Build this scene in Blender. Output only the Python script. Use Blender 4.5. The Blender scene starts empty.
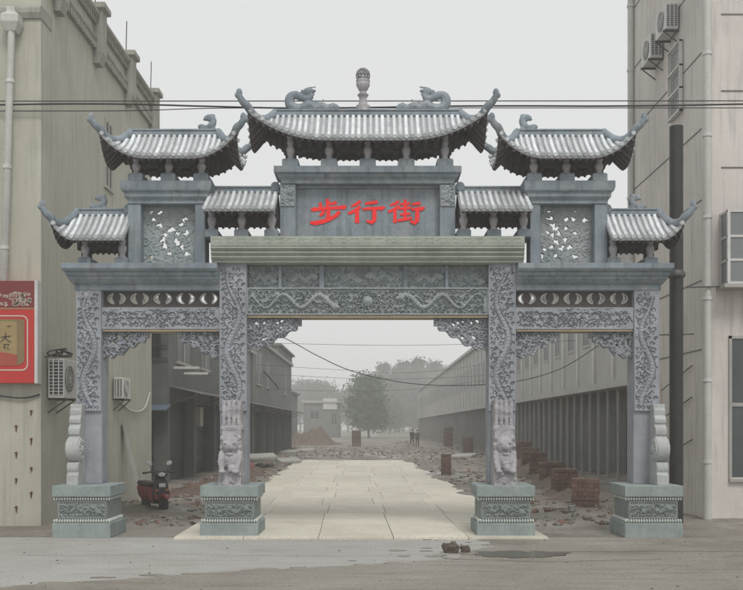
import bpy, math, random
import numpy as np
from mathutils import Vector, Matrix, noise as mnoise
R = math.radians
scene = bpy.context.scene
# ------------------------------------------------------------------ camera, sky, sun, exposure
cam_d = bpy.data.cameras.new('camera'); cam = bpy.data.objects.new('camera', cam_d)
scene.collection.objects.link(cam); scene.camera = cam
cam.location = (0, 0, 2.0); cam.rotation_euler = (R(90), 0, 0)
cam_d.sensor_fit = 'HORIZONTAL'; cam_d.sensor_width = 36; cam_d.lens = 36*950/743
cam_d.shift_y = 131/743; cam_d.clip_end = 3000; cam_d.clip_start = .05
w = bpy.data.worlds.new('World'); scene.world = w; w.use_nodes = True
nt = w.node_tree; nt.nodes.clear()
sky = nt.nodes.new('ShaderNodeTexSky'); sky.sky_type = 'NISHITA'; sky.sun_disc = False
sky.sun_elevation = R(53); sky.sun_rotation = R(165); sky.dust_density = 6; sky.air_density = 1.2
hs = nt.nodes.new('ShaderNodeHueSaturation'); hs.inputs['Saturation'].default_value = .18
mx = nt.nodes.new('ShaderNodeMix'); mx.data_type = 'RGBA'; mx.inputs[0].default_value = .86
mx.inputs[7].default_value = (7.0, 7.1, 7.05, 1)          # even cloud cover
bg = nt.nodes.new('ShaderNodeBackground'); bg.inputs[1].default_value = .120
wo = nt.nodes.new('ShaderNodeOutputWorld')
nt.links.new(sky.outputs[0], hs.inputs['Color']); nt.links.new(hs.outputs[0], mx.inputs[6])
nt.links.new(mx.outputs[2], bg.inputs[0]); nt.links.new(bg.outputs[0], wo.inputs[0])
sun_d = bpy.data.lights.new('sun', 'SUN'); sun = bpy.data.objects.new('sun', sun_d); scene.collection.objects.link(sun)
sun_d.energy = 1.5; sun_d.angle = R(18); sun_d.color = (1, .97, .93)
_e, _a = R(53), R(165)                                     # sun stands high behind the camera
sun.rotation_euler = Vector((math.sin(_a)*math.cos(_e), math.cos(_a)*math.cos(_e), math.sin(_e))).to_track_quat('Z', 'Y').to_euler()
vs = scene.view_settings; vs.view_transform = 'Standard'; vs.look = 'None'; vs.exposure = 0; vs.gamma = 1
scene.render.engine = 'CYCLES'
cy = scene.cycles; cy.use_denoising = True; cy.max_bounces = 6; cy.volume_bounces = 3
cy.use_adaptive_sampling = True; cy.adaptive_threshold = .01
try: cy.denoiser = 'OPENIMAGEDENOISE'
except Exception: pass
try: cy.volume_step_rate = 4
except Exception: pass
COL = scene.collection
rng = np.random.default_rng(7); random.seed(7)

# ------------------------------------------------------------------ helpers
class B:
    def __init__(s): s.v = []; s.f = []
    def add(s, vs_, fs):
        n = len(s.v); s.v += [tuple(p) for p in vs_]; s.f += [tuple(i+n for i in f) for f in fs]; return s
    def box(s, x0, x1, y0, y1, z0, z1): return s.loft([(x0, x1, y0, y1, z0), (x0, x1, y0, y1, z1)])
    def loft(s, secs):
        V = []
        for (x0, x1, y0, y1, z) in secs: V += [(x0, y0, z), (x1, y0, z), (x1, y1, z), (x0, y1, z)]
        F = [(3, 2, 1, 0)]
        for k in range(len(secs)-1):
            a = 4*k
            for i in range(4): j = (i+1) % 4; F.append((a+i, a+j, a+4+j, a+4+i))
        a = 4*(len(secs)-1); F.append((a, a+1, a+2, a+3)); return s.add(V, F)
    def prism(s, poly, a, b, axis='y'):
        n = len(poly)
        area = sum(poly[i][0]*poly[(i+1) % n][1]-poly[(i+1) % n][0]*poly[i][1] for i in range(n))
        if area < 0: poly = poly[::-1]
        def P(p, t): return (p[0], t, p[1]) if axis == 'y' else ((t, p[0], p[1]) if axis == 'x' else (p[0], p[1], t))
        V = [P(p, a) for p in poly]+[P(p, b) for p in poly]
        F = [tuple(range(n)), tuple(range(2*n-1, n-1, -1))]
        for i in range(n): j = (i+1) % n; F.append((i, i+n, j+n, j))
        if axis != 'y': F = [f[::-1] for f in F]
        return s.add(V, F)
    def tube(s, pts, rad, n=8, cap=True):
        pts = [Vector(p) for p in pts]
        if not hasattr(rad, '__len__'): rad = [rad]*len(pts)
        V = []; F = []; up = None
        for i, p in enumerate(pts):
            t = (pts[min(i+1, len(pts)-1)]-pts[max(i-1, 0)]).normalized()
            if up is None:
                up = Vector((0, 0, 1)) if abs(t.z) < .9 else Vector((1, 0, 0))
            u = t.cross(up).normalized(); up = u.cross(t).normalized()
            for k in range(n):
                a = 2*math.pi*k/n; V.append(p+(u*math.cos(a)+up*math.sin(a))*rad[i])
        for i in range(len(pts)-1):
            for k in range(n):
                j = (k+1) % n; F.append((i*n+k, i*n+j, (i+1)*n+j, (i+1)*n+k))
        if cap: F.append(tuple(range(n))[::-1]); F.append(tuple((len(pts)-1)*n+k for k in range(n)))
        return s.add(V, F)
    def lathe(s, prof, c=(0, 0, 0), n=16):
        V = []; F = []
        for (r, z) in prof:
            for k in range(n):
                a = 2*math.pi*k/n; V.append((c[0]+r*math.cos(a), c[1]+r*math.sin(a), c[2]+z))
        for i in range(len(prof)-1):
            for k in range(n): j = (k+1) % n; F.append((i*n+k, i*n+j, (i+1)*n+j, (i+1)*n+k))
        F.append(tuple(range(n))[::-1]); F.append(tuple((len(prof)-1)*n+k for k in range(n)))
        return s.add(V, F)
    def ball(s, c, r, nu=10, nv=7):
        if not hasattr(r, '__len__'): r = (r, r, r)
        V = [(c[0], c[1], c[2]-r[2])]; F = []
        for i in range(1, nv):
            p = -math.pi/2+math.pi*i/nv
            for k in range(nu):
                a = 2*math.pi*k/nu
                V.append((c[0]+r[0]*math.cos(p)*math.cos(a), c[1]+r[1]*math.cos(p)*math.sin(a), c[2]+r[2]*math.sin(p)))
        V.append((c[0], c[1], c[2]+r[2])); T = len(V)-1
        for k in range(nu):
            j = (k+1) % nu; F.append((0, 1+j, 1+k)); F.append((T, 1+(nv-2)*nu+k, 1+(nv-2)*nu+j))
            for i in range(nv-2): F.append((1+i*nu+k, 1+i*nu+j, 1+(i+1)*nu+j, 1+(i+1)*nu+k))
        return s.add(V, F)
    def xf(s, M): s.v = [tuple(M @ Vector(p)) for p in s.v]; return s
    def mesh(s, name, smooth=None):
        me = bpy.data.meshes.new(name); me.from_pydata(s.v, [], s.f); me.update()
        if smooth: me.shade_smooth(); me.set_sharp_from_angle(angle=R(smooth))
        return me

def link(name, me, m=None, parent=None, loc=None):
    o = bpy.data.objects.new(name, me); COL.objects.link(o)
    if m is not None and me is not None and not len(me.materials): me.materials.append(m)
    if parent is not None: o.parent = parent
    if loc is not None: o.location = loc
    return o
def obj(name, b, m, parent=None, smooth=None, bevel=None):
    o = link(name, b.mesh(name, smooth), m, parent)
    if bevel:
        md = o.modifiers.new('bevel', 'BEVEL'); md.width = bevel; md.segments = 2; md.limit_method = 'ANGLE'; md.angle_limit = R(40)
    return o
def tag(o, label=None, cat=None, group=None, kind=None):
    if label: o['label'] = label
    if cat: o['category'] = cat
    if group: o['group'] = group
    if kind: o['kind'] = kind
    return o
def empty(name, loc, rz=0, sc=1):
    o = bpy.data.objects.new(name, None); COL.objects.link(o); o.location = loc; o.rotation_euler = (0, 0, rz); o.scale = (sc,)*3
    o.empty_display_size = .2; return o
def copy_tree(o, parent=None):
    c = o.copy(); COL.objects.link(c); c.parent = parent
    for ch in list(o.children): copy_tree(ch, c)
    return c
def remesh(b, voxel, noise_amp=0, smooth=2):
    """one continuous surface out of overlapping shapes"""
    sc2 = bpy.data.scenes.new('tmp'); me = b.mesh('tmp'); o = bpy.data.objects.new('tmp', me); sc2.collection.objects.link(o)
    md = o.modifiers.new('r', 'REMESH'); md.mode = 'VOXEL'; md.voxel_size = voxel
    if smooth: ms = o.modifiers.new('s', 'SMOOTH'); ms.iterations = smooth; ms.factor = .5
    vl = sc2.view_layers[0]; vl.update(); dg = vl.depsgraph
    out = bpy.data.meshes.new_from_object(o.evaluated_get(dg))
    bpy.data.objects.remove(o); bpy.data.scenes.remove(sc2); out.materials.clear()
    if noise_amp:
        n = len(out.vertices); co = np.empty(n*3, np.float32); nm = np.empty(n*3, np.float32)
        out.vertices.foreach_get('co', co); out.vertices.foreach_get('normal', nm); co = co.reshape(-1, 3); nm = nm.reshape(-1, 3)
        d = np.array([mnoise.noise(Vector(c)*14)+.5*mnoise.noise(Vector(c)*33) for c in co])*noise_amp
        out.vertices.foreach_set('co', (co+nm*d[:, None]).astype(np.float32).ravel()); out.update()
    out.shade_smooth(); return out

# ------------------------------------------------------------------ procedural materials
def mat(name, c, c2=None, scale=2.0, rough=.85, bump=.25, bscale=45, speck=.12, streak=None, streak_amt=.0, streak_map=(5, 5, .35), metal=0, rnd=0, patch=None, patch_amt=0, patch_scale=1.2, rough2=None):
    m = bpy.data.materials.new(name); m.use_nodes = True; N = m.node_tree.nodes; Lk = m.node_tree.links.new
    bs = N['Principled BSDF']; bs.inputs['Metallic'].default_value = metal
    tc = N.new('ShaderNodeTexCoord'); oi = N.new('ShaderNodeObjectInfo')
    va = N.new('ShaderNodeVectorMath'); va.operation = 'MULTIPLY_ADD'
    va.inputs[1].default_value = (1, 1, 1)
    cb = N.new('ShaderNodeCombineXYZ'); mu = N.new('ShaderNodeMath'); mu.operation = 'MULTIPLY'; mu.inputs[1].default_value = 37.0
    Lk(oi.outputs['Random'], mu.inputs[0]); Lk(mu.outputs[0], cb.inputs[0]); Lk(mu.outputs[0], cb.inputs[2])
    Lk(tc.outputs['Object'], va.inputs[0]); Lk(cb.outputs[0], va.inputs[2]); P = va.outputs[0]
    def noise(sc, det=6, vec=None, ro=.6):
        n = N.new('ShaderNodeTexNoise'); n.inputs['Scale'].default_value = sc; n.inputs['Detail'].default_value = det; n.inputs['Roughness'].default_value = ro
        Lk(vec or P, n.inputs['Vector']); return n.outputs['Fac']
    def ramp(fac, a, b, p0=.3, p1=.7):
        r = N.new('ShaderNodeValToRGB'); r.color_ramp.elements[0].color = (*a, 1); r.color_ramp.elements[1].color = (*b, 1)
        r.color_ramp.elements[0].position = p0; r.color_ramp.elements[1].position = p1; Lk(fac, r.inputs[0]); return r.outputs[0]
    def mix(a, b, fac, blend='MIX'):
        x = N.new('ShaderNodeMix'); x.data_type = 'RGBA'; x.blend_type = blend
        for inp, val in ((x.inputs[0], fac), (x.inputs[6], a), (x.inputs[7], b)):
            if hasattr(val, 'is_linked'): Lk(val, inp)
            elif isinstance(val, tuple): inp.default_value = (*val[:3], 1)
            else: inp.default_value = val
        return x.outputs[2]
    c2 = c2 or tuple(x*.78 for x in c)
    col = ramp(noise(scale), c, c2)
    if patch: col = mix(col, patch, ramp(noise(patch_scale, 8, ro=.7), (0, 0, 0), (patch_amt,)*3, .48, .66))
    if streak:
        mp = N.new('ShaderNodeMapping'); mp.inputs['Scale'].default_value = streak_map; Lk(P, mp.inputs[0])
        col = mix(col, streak, ramp(noise(1.6, 5, mp.outputs[0]), (0, 0, 0), (streak_amt,)*3, .5, .75))
    if speck:
        col = mix(col, ramp(noise(bscale*1.3, 3), (1-speck*1.6,)*3, (1+speck,)*3, .35, .65), 1.0, 'MULTIPLY')
    if rnd:
        mr = N.new('ShaderNodeMapRange'); mr.inputs[3].default_value = 1-rnd; mr.inputs[4].default_value = 1+rnd
        Lk(oi.outputs['Random'], mr.inputs[0])
        cc = N.new('ShaderNodeCombineColor')
        for i in range(3): Lk(mr.outputs[0], cc.inputs[i])
        col = mix(col, cc.outputs[0], 1.0, 'MULTIPLY')
    Lk(col, bs.inputs['Base Color'])
    if rough2 is not None:
        rr = ramp(noise(patch_scale, 8, ro=.7), (rough,)*3, (rough2,)*3, .48, .66); Lk(rr, bs.inputs['Roughness'])
    else: bs.inputs['Roughness'].default_value = rough
    if bump:
        bp = N.new('ShaderNodeBump'); bp.inputs['Strength'].default_value = bump; bp.inputs['Distance'].default_value = .02
        Lk(noise(bscale, 6), bp.inputs['Height']); Lk(bp.outputs[0], bs.inputs['Normal'])
    return m
M = {}
M['stone'] = mat('blue_grey_stone', (.275, .325, .36), (.155, .19, .22), 1.3, streak=(.095, .105, .11), streak_amt=.75, patch=(.37, .36, .37), patch_amt=.5, patch_scale=2.2)
M['carved'] = mat('carved_grey_stone', (.35, .372, .405), (.24, .258, .288), 2.2, bump=.3, bscale=60, streak=(.15, .155, .165), streak_amt=.5, patch=(.41, .40, .42), patch_amt=.4)
M['carvedblue'] = mat('carved_teal_stone', (.36, .40, .405), (.23, .27, .28), 2.6, bump=.35, bscale=60, patch=(.36, .31, .33), patch_amt=.45)
M['ped'] = mat('pale_green_stone', (.31, .355, .345), (.205, .245, .24), 3.0, bump=.2, bscale=70, streak=(.15, .18, .17), streak_amt=.4)
M['pedcarv'] = mat('carved_green_stone', (.26, .29, .28), (.17, .195, .187), 4.0, bump=.3, bscale=70)
M['bead'] = mat('cream_bead_stone', (.55, .58, .53), (.42, .46, .43), 4.0, bump=.15)
M['green'] = mat('olive_green_stone', (.40, .43, .375), (.285, .315, .27), 2.0, bump=.2, streak=(.2, .22, .18), streak_amt=.4)
M['tile'] = mat('pale_roof_stone', (.77, .79, .80), (.50, .525, .54), 2.4, rough=.6, bump=.3, rnd=.22, streak=(.28, .29, .3), streak_amt=.4)
M['pan'] = mat('grey_roof_stone', (.40, .42, .435), (.28, .30, .315), 3.0, rough=.6, bump=.25)
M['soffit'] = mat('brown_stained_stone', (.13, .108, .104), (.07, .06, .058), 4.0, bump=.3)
M['shadestone'] = mat('eave_shaded_stone', (.05, .046, .045), (.03, .028, .028), 5.0, bump=.3)  # bracket stone coloured near black, the shade of the eaves painted in
M['lion'] = mat('weathered_pale_stone', (.45, .435, .45), (.29, .28, .30), 5.0, bump=.4, bscale=50, streak=(.24, .22, .23), streak_amt=.5)
M['drum'] = mat('pale_drum_stone', (.47, .495, .495), (.34, .365, .37), 3.0, bump=.25, patch=(.40, .33, .30), patch_amt=.5)
M['batrim'] = mat('pale_rim_stone', (.66, .66, .62), (.55, .55, .52), 5, bump=.1)
M['red'] = mat('red_paint', (.92, .008, .008), (.88, .007, .007), 3, rough=.5, bump=.05, speck=.04)
M['tan'] = mat('tan_reflection', (.42, .34, .24), (.30, .24, .17), 6, bump=.2)  # tan strip under the beams, painting in the reflection on their soffits

# ------------------------------------------------------------------ carved relief: domed strokes stamped on a height grid
class Relief:
    def __init__(s, W, Hh, res=.01):
        s.nx = max(2, int(round(W/res))); s.ny = max(2, int(round(Hh/res))); s.W = W; s.Hh = Hh
        s.dx = W/s.nx; s.dy = Hh/s.ny; s.H = np.zeros((s.ny+1, s.nx+1)); s.hole = np.zeros((s.ny, s.nx), bool)
    def win(s, x, y, r):
        return (max(0, int((x-r)/s.dx)), min(s.nx, int((x+r)/s.dx)+1), max(0, int((y-r)/s.dy)), min(s.ny, int((y+r)/s.dy)+1))
    def dot(s, x, y, r, h, cut=False):
        i0, i1, j0, j1 = s.win(x, y, r)
        if i1 < i0 or j1 < j0: return
        X = np.arange(i0, i1+1)*s.dx-x; Y = np.arange(j0, j1+1)*s.dy-y
        d2 = (X[None]**2+Y[:, None]**2)/(r*r); k = np.sqrt(np.clip(1-d2, 0, 1))*h
        S = s.H[j0:j1+1, i0:i1+1]
        if cut: np.minimum(S, np.where(d2 < 1, S-k, S), out=S)
        else: np.maximum(S, k, out=S)
    def stroke(s, pts, r0, r1, h, mod=0, cut=False):
        P = np.array(pts, float); seg = np.hypot(*np.diff(P, axis=0).T); L = np.concatenate([[0], np.cumsum(seg)])
        n = max(3, int(L[-1]/(min(r0, r1)*.45+.004)))
        for k in range(n+1):
            t = L[-1]*k/n; x = np.interp(t, L, P[:, 0]); y = np.interp(t, L, P[:, 1]); u = k/n
            s.dot(x, y, r0+(r1-r0)*u, h*(1+(mod*(1 if int(t/.03) % 2 else -1) if mod else 0)), cut)
    def curl(s, x, y, a0, sweep, rad, r, h, spiral=.5, cut=False):
        pts = []
        for k in range(9):
            u = k/8; a = a0+sweep*u; q = rad*(1-spiral*u); pts.append((x+q*math.cos(a), y+q*math.sin(a)))
        s.stroke(pts, r, r*.55, h, cut=cut)
    def fill(s, rg, n, h=(.02, .04), rad=(.02, .07), r=(.01, .02), only_low=None, cut=False, region=None):
        x0, x1, y0, y1 = region or (0, s.W, 0, s.Hh)
        for _ in range(n):
            x = rg.uniform(x0, x1); y = rg.uniform(y0, y1)
            if only_low is not None and s.H[min(s.ny, int(y/s.dy)), min(s.nx, int(x/s.dx))] > only_low: continue
            s.curl(x, y, rg.uniform(0, 6.28), rg.choice([-1, 1])*rg.uniform(1.5, 5), rg.uniform(*rad), rg.uniform(*r), rg.uniform(*h), rg.uniform(.1, .7), cut)
    def frame(s, wd, h):
        a = max(1, int(wd/s.dx)); b = max(1, int(wd/s.dy))
        s.H[:b+1] = h; s.H[-b-1:] = h; s.H[:, :a+1] = h; s.H[:, -a-1:] = h
    def mesh(s, name, x0, z0, yf, thick, mirror=False, back=True):
        H = s.H[:, ::-1] if mirror else s.H; hole = s.hole[:, ::-1] if mirror else s.hole
        ny, nx = s.ny, s.nx
        X, Z = np.meshgrid(x0+np.arange(nx+1)*s.dx, z0+np.arange(ny+1)*s.dy)
        F_ = np.stack([X, yf-H, Z], -1).reshape(-1, 3); Bk = np.stack([X, np.full_like(X, yf+thick), Z], -1).reshape(-1, 3)
        n = len(F_); idx = np.arange(n).reshape(ny+1, nx+1); keep = ~hole
        a, b, c, d = idx[:-1, :-1], idx[:-1, 1:], idx[1:, 1:], idx[1:, :-1]
        quads = [np.stack([q[keep] for q in (a, b, c, d)], -1)]
        if back: quads.append(np.stack([q[keep]+n for q in (d, c, b, a)], -1))
        pad = np.pad(keep, 1)
        for (dj, di, e0, e1) in ((-1, 0, a, b), (0, 1, b, c), (1, 0, c, d), (0, -1, d, a)):
            nb = pad[1+dj:1+dj+ny, 1+di:1+di+nx]; q = keep & ~nb
            quads.append(np.stack([e1[q], e0[q], e0[q]+n, e1[q]+n], -1))
        V = np.concatenate([F_, Bk]); Q = np.concatenate(quads)
        used = np.unique(Q); mp = np.zeros(2*n, int); mp[used] = np.arange(len(used)); V = V[used]; Q = mp[Q]
        me = bpy.data.meshes.new(name); me.vertices.add(len(V)); me.vertices.foreach_set('co', V.ravel().astype(np.float32))
        me.loops.add(Q.size); me.loops.foreach_set('vertex_index', Q.ravel().astype(np.int32))
        me.polygons.add(len(Q)); me.polygons.foreach_set('loop_start', (np.arange(len(Q))*4).astype(np.int32))
        me.update(calc_edges=True); me.validate(); me.shade_smooth(); me.set_sharp_from_angle(angle=R(55)); return me
def clouds(r, rg, sp, w_, h, cut, region=None, top=None):
    """cloud scrolls on a jittered grid so the carving stays even and legible; skips what already stands higher than top"""
    x0, x1, y0, y1 = region or (sp*.5, r.W-sp*.5, sp*.5, r.Hh-sp*.5); j = 0; y = y0
    while y <= y1:
        x = x0+(sp*.5 if j % 2 else 0)
        while x <= x1:
            px, py = x+rg.normal()*sp*.12, y+rg.normal()*sp*.12
            hh = r.H[min(r.ny, max(0, int(py/r.dy))), min(r.nx, max(0, int(px/r.dx)))]
            if top is None or hh < top:
                d = rg.choice([-1, 1]); a0 = rg.uniform(-.6, .6)+(0 if d > 0 else math.pi)
                r.curl(px, py, a0, d*5.0, sp*.46, w_, h, .75, cut)
                r.curl(px+d*sp*.25, py-sp*.38, a0+1.2, d*1.7, sp*.55, w_*.8, h*.8, .1, cut)
            x += sp
        y += sp*.86; j += 1
def dragon(r, x0, x1, yc, amp, rad, flip, rg, h=.055):
    n = 60; pts = []
    for k in range(n+1):
        u = k/n; x = x0+(x1-x0)*u; pts.append((x, yc+amp*math.sin(u*math.pi*4.6+(.6 if flip else 2.4))*(1-.15*u)))
    r.stroke(pts, rad*.35, rad, h)
    for k in range(3, 58, 2):
        px, py = pts[k]; q = rad*(.35+.6*k/n)
        for j in (-.55, 0, .55): r.curl(px, py+q*j, -.9, 1.8, q*.30, .007, .011, 0, cut=True)
    hx, hy = pts[-1]; sg = 1 if x1 > x0 else -1
    r.dot(hx, hy, rad*1.35, h*1.25); r.dot(hx+sg*rad*1.1, hy-rad*.2, rad*.85, h*1.15); r.dot(hx+sg*.01, hy+rad*.6, rad*.3, h*1.5)
    for k in range(4): r.curl(hx-sg*rad*.6, hy+rad*(k-1.5)*.8, math.pi if sg > 0 else 0, sg*(1.2-.5*k), rad*2.2, rad*.28, h, .2)
    r.curl(hx+sg*rad*1.6, hy+rad*.5, 0, 3, rad*.9, rad*.22, h)
    for k in (14, 30, 44):
        px, py = pts[k]; q = -1 if py > yc else 1
        r.stroke([(px, py), (px+sg*.07, py+q*rad*1.4), (px+sg*.13, py+q*rad*1.3)], rad*.45, rad*.3, h*.85)
        for j in (-1, 0, 1): r.stroke([(px+sg*.13, py+q*rad*1.3), (px+sg*.19, py+q*rad*1.3+j*.04)], rad*.18, rad*.1, h*.8)
    for k in range(4, 56, 3):
        px, py = pts[k]; r.stroke([(px, py+rad*.7), (px-sg*.03, py+rad*1.25)], rad*.22, rad*.1, h*.7)
# ------------------------------------------------------------------ the memorial archway
G = empty('memorial_archway', (-.07, 17.54, 0))
tag(G, 'carved grey stone memorial archway with tiled upswept roofs and red characters across the street', 'archway')
GX, GY = -.07, 17.54
def lx(px, y=0.): return (px-371.5)*(GY+y)/950-GX
def lz(py, y=0.): return 2+(426-py)*(GY+y)/950
OUT, INN = 5.14, 2.48
def stone_box(name, x0, x1, y0, y1, z0, z1, m='stone', parent=None, bev=.012):
    return obj(name, B().box(x0, x1, y0, y1, z0, z1), M[m], parent or G, bevel=bev)

def pedestal(cx, seed):
    p = obj('pedestal', B().box(cx-.52, cx+.52, -.60, .50, 0, .265), M['ped'], G, bevel=.012)
    obj('core', B().box(cx-.445, cx+.445, -.525, .43, .262, .745), M['pedcarv'], p)
    obj('cap_slab', B().box(cx-.52, cx+.52, -.60, .50, .735, .935), M['ped'], p, bevel=.012)
    for z in (.30, .70):
        b = B()
        for k in range(22):
            x = cx-.49+k*.98/21
            b.ball((x, -.545, z), (.021, .035, .038), 8, 6)
        for k in range(24):
            y = -.51+k*.93/23
            for s in (-1, 1): b.ball((cx+s*.455, y, z), (.032, .021, .038), 6, 5)
        tag(obj('bead_moulding', b, M['bead'], p, smooth=60), kind='stuff')
    r = Relief(.86, .31, .009); rg = np.random.default_rng(seed)
    dragon(r, .10, .72, .15, .05, .038, bool(seed % 2), rg, .034); clouds(r, rg, .09, .011, .028, False, top=.022); r.fill(rg, 40, (.012, .02), (.02, .05), (.008, .011), .006); r.frame(.02, .02)
    link('carved_panel', r.mesh('carved_panel', cx-.43, .345, -.528, .01, back=False), M['pedcarv'], p)
    return p
for i, cx in enumerate((-5.11, -2.47, 2.47, 5.11)): pedestal(cx, 40+i)

def pillar_relief(Wd, Hh, seed):
    r = Relief(Wd, Hh, .0095); rg = np.random.default_rng(seed)
    r.H[:] = .026+.003*rg.random(r.H.shape); T = np.linspace(0, 1, int(Hh*60)); f = Hh*1.35
    path = [(Wd/2+Wd*.23*math.sin(t*f*math.pi+seed), .10+t*(Hh-.22)) for t in T]
    clouds(r, rg, .105, .0098, .030, True)
    body = np.zeros_like(r.H); 
    bd = Relief(Wd, Hh, .0095)
    for k, (x, y) in enumerate(path): bd.dot(x, y, .024+.026*math.sin(math.pi*min(1, .12+k/len(path))), .046)
    halo = Relief(Wd, Hh, .0095)
    for k, (x, y) in enumerate(path): halo.dot(x, y, .038+.030*math.sin(math.pi*min(1, .12+k/len(path))), 1)
    r.H = np.where(halo.H > .3, np.minimum(r.H, .002), r.H)
    for k in range(4, len(path)-4, 4):                                # scales
        x, y = path[k]
        for o_ in (-.024, .0, .024): bd.curl(x+o_, y, math.pi*.15, math.pi*.7, .016, .0055, .010, 0, cut=True)
    r.H = np.maximum(r.H, bd.H)
    for k in range(12, len(path)-10, 26):                             # legs and claws
        x, y = path[k]; s = 1 if x < Wd/2 else -1
        r.stroke([(x, y), (x+s*.09, y+.04), (x+s*.14, y+.10)], .024, .015, .046)
        for q in (-.5, 0, .5): r.stroke([(x+s*.14, y+.10), (x+s*(.155+.03*math.cos(q)), y+.10+.04*(q+.7))], .009, .006, .042)
    hx, hy = path[-1]; r.dot(hx, hy, .075, .058); r.dot(hx+.03, hy+.04, .05, .056)
    for q in range(5): r.curl(hx-.02, hy-.03+.02*q, 2+q*.3, 1.6, .10, .011, .045, .2)
    r.H = np.maximum(r.H, 0); r.frame(.022, .034); return r
PR = {}
for nm, cx, wd, top, seed in (('o', OUT, .46, 4.55, 1), ('i', INN, .50, 5.02, 2)):
    for s in (-1, 1):
        x0 = s*cx-wd/2
        p = stone_box('pillar', x0, x0+wd, .0, .46, .935, top, 'carved')
        r = pillar_relief(wd-.004, top-2.30, seed*10+s)
        link('carved_face', r.mesh('carved_face', x0+.002, 2.28, -.016, .018, back=False), M['carved'], p)
# --- guardian stones against the pillars
def lion_stone(cx):
    b = B(); rg = np.random.default_rng(int(100+cx*3))
    b.loft([(cx-.21, cx+.21, -.53, .0, .93), (cx-.20, cx+.20, -.50, .0, 1.2), (cx-.17, cx+.17, -.40, .0, 1.5), (cx-.175, cx+.175, -.33, .0, 1.95), (cx-.185, cx+.185, -.30, .0, 2.02)])
    b.ball((cx, -.40, 1.66), (.165, .15, .17)); b.ball((cx, -.56, 1.62), (.08, .07, .06)); b.ball((cx, -.54, 1.50), (.07, .06, .03)); b.ball((cx, -.60, 1.65), (.035, .03, .025), 6, 5)
    for s in (-1, 1):
        b.ball((cx+s*.075, -.52, 1.70), (.035, .03, .035), 6, 5); b.ball((cx+s*.15, -.40, 1.78), (.05, .05, .06), 6, 5)
        b.tube([(cx+s*.15, -.38, 1.52), (cx+s*.165, -.52, 1.36), (cx+s*.13, -.58, 1.22)], [.07, .05, .055], 8); b.ball((cx+s*.12, -.61, 1.19), (.065, .08, .04))
    for k in range(15):
        a = math.pi*(-.1+1.2*k/14); b.ball((cx+.165*math.cos(a), -.36+rg.normal()*.02, 1.66+.17*math.sin(a)), .045, 6, 5)
    b.ball((cx, -.48, 1.38), (.14, .10, .18)); b.ball((cx-.05, -.55, 1.40), (.05, .04, .06), 6, 5); b.ball((cx+.03, -.56, 1.24), (.07, .07, .07))
    for k in range(10): b.ball((cx+rg.uniform(-.18, .18), -.52+rg.uniform(-.01, .02), rg.uniform(.98, 1.15)), rg.uniform(.025, .045), 6, 5)
    for k in range(4): b.tube([(cx-.135+k*.09, -.30, 1.96), (cx-.135+k*.09, -.315, 2.3), (cx-.135+k*.09, -.285, 2.47)], [.036, .04, .036], 10)
    b.box(cx-.175, cx+.175, -.285, .0, 1.98, 2.46); b.box(cx-.19, cx+.19, -.34, .0, 1.93, 1.99)
    return link('guardian_lion', remesh(b, .010, .012, 1), M['lion'], G)
for s in (-1, 1): lion_stone(s*2.47)
def drum_stone(s):
    cx = s*5.31; hw = .105
    prof = [(.03, .93), (-.47, .93), (-.47, 1.12), (-.44, 1.14), (-.43, 1.17), (-.45, 1.20), (-.455, 1.27), (-.43, 1.33), (-.39, 1.345)]
    for k in range(13):
        a = -math.pi/2+.25+(math.pi-.5)*k/12; prof.append((-.27-.23*math.cos(a), 1.58+.235*math.sin(a)))
    prof += [(-.33, 1.82), (-.36, 1.85), (-.375, 1.91), (-.36, 1.97), (-.31, 2.0), (-.29, 2.03), (-.32, 2.06), (-.325, 2.12), (-.29, 2.17), (-.26, 2.19), (-.27, 2.22), (-.27, 2.30), (-.24, 2.31), (-.24, 2.40), (.03, 2.40)]
    d = obj('drum_stone', B().prism(prof, cx-hw, cx+hw, 'x'), M['drum'], G, smooth=30, bevel=.012)
    for q in (-1, 1):
        b = B().tube([(cx+q*(hw-.01), -.27, 1.58), (cx+q*(hw+.022), -.27, 1.58)], [.215, .20], 28)
        b.tube([(cx+q*(hw+.015), -.27, 1.58), (cx+q*(hw+.045), -.27, 1.58)], [.08, .06], 16)
        for k in range(14):
            a = k*math.tau/14; b.ball((cx+q*(hw+.02), -.27+.155*math.cos(a), 1.58+.155*math.sin(a)), .022, 6, 5)
        obj('drum_face', b, M['drum'], d, smooth=40)
for s in (-1, 1): drum_stone(s)

# --- centre bay: lintel beam, carved panels, spandrels
rg = np.random.default_rng(5)
r = Relief(4.46, .50, .0105)
dragon(r, .10, 1.62, .25, .13, .052, False, rg, .07); dragon(r, 4.36, 2.84, .25, .13, .052, True, rg, .07)
r.dot(2.23, .25, .10, .07); r.dot(2.23, .25, .06, .085)
for k in range(14): r.curl(2.23+.15*math.cos(k*.45), .25+.13*math.sin(k*.45), k*.45, 1.9, .07, .014, .06, .3)
clouds(r, rg, .105, .013, .048, False, top=.035); r.fill(rg, 160, (.03, .045), (.02, .05), (.009, .012), .01); r.frame(.022, .045)
beam = stone_box('lintel_beam', -2.23, 2.23, .03, .42, 4.05, 4.555, 'carvedblue')
link('carved_face', r.mesh('carved_face', -2.228, 4.053, .022, .02, back=False), M['carvedblue'], beam)
stone_box('soffit_reflection', -2.225, 2.225, .0, .40, 4.0, 4.048, 'tan', beam, .006)
back = stone_box('panel_band', -2.23, 2.23, .19, .42, 4.555, 4.99, 'carvedblue')
edges = [(-2.22, -1.66), (-1.60, -.90), (-.81, .66), (.74, 1.44), (1.50, 2.22)]
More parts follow.
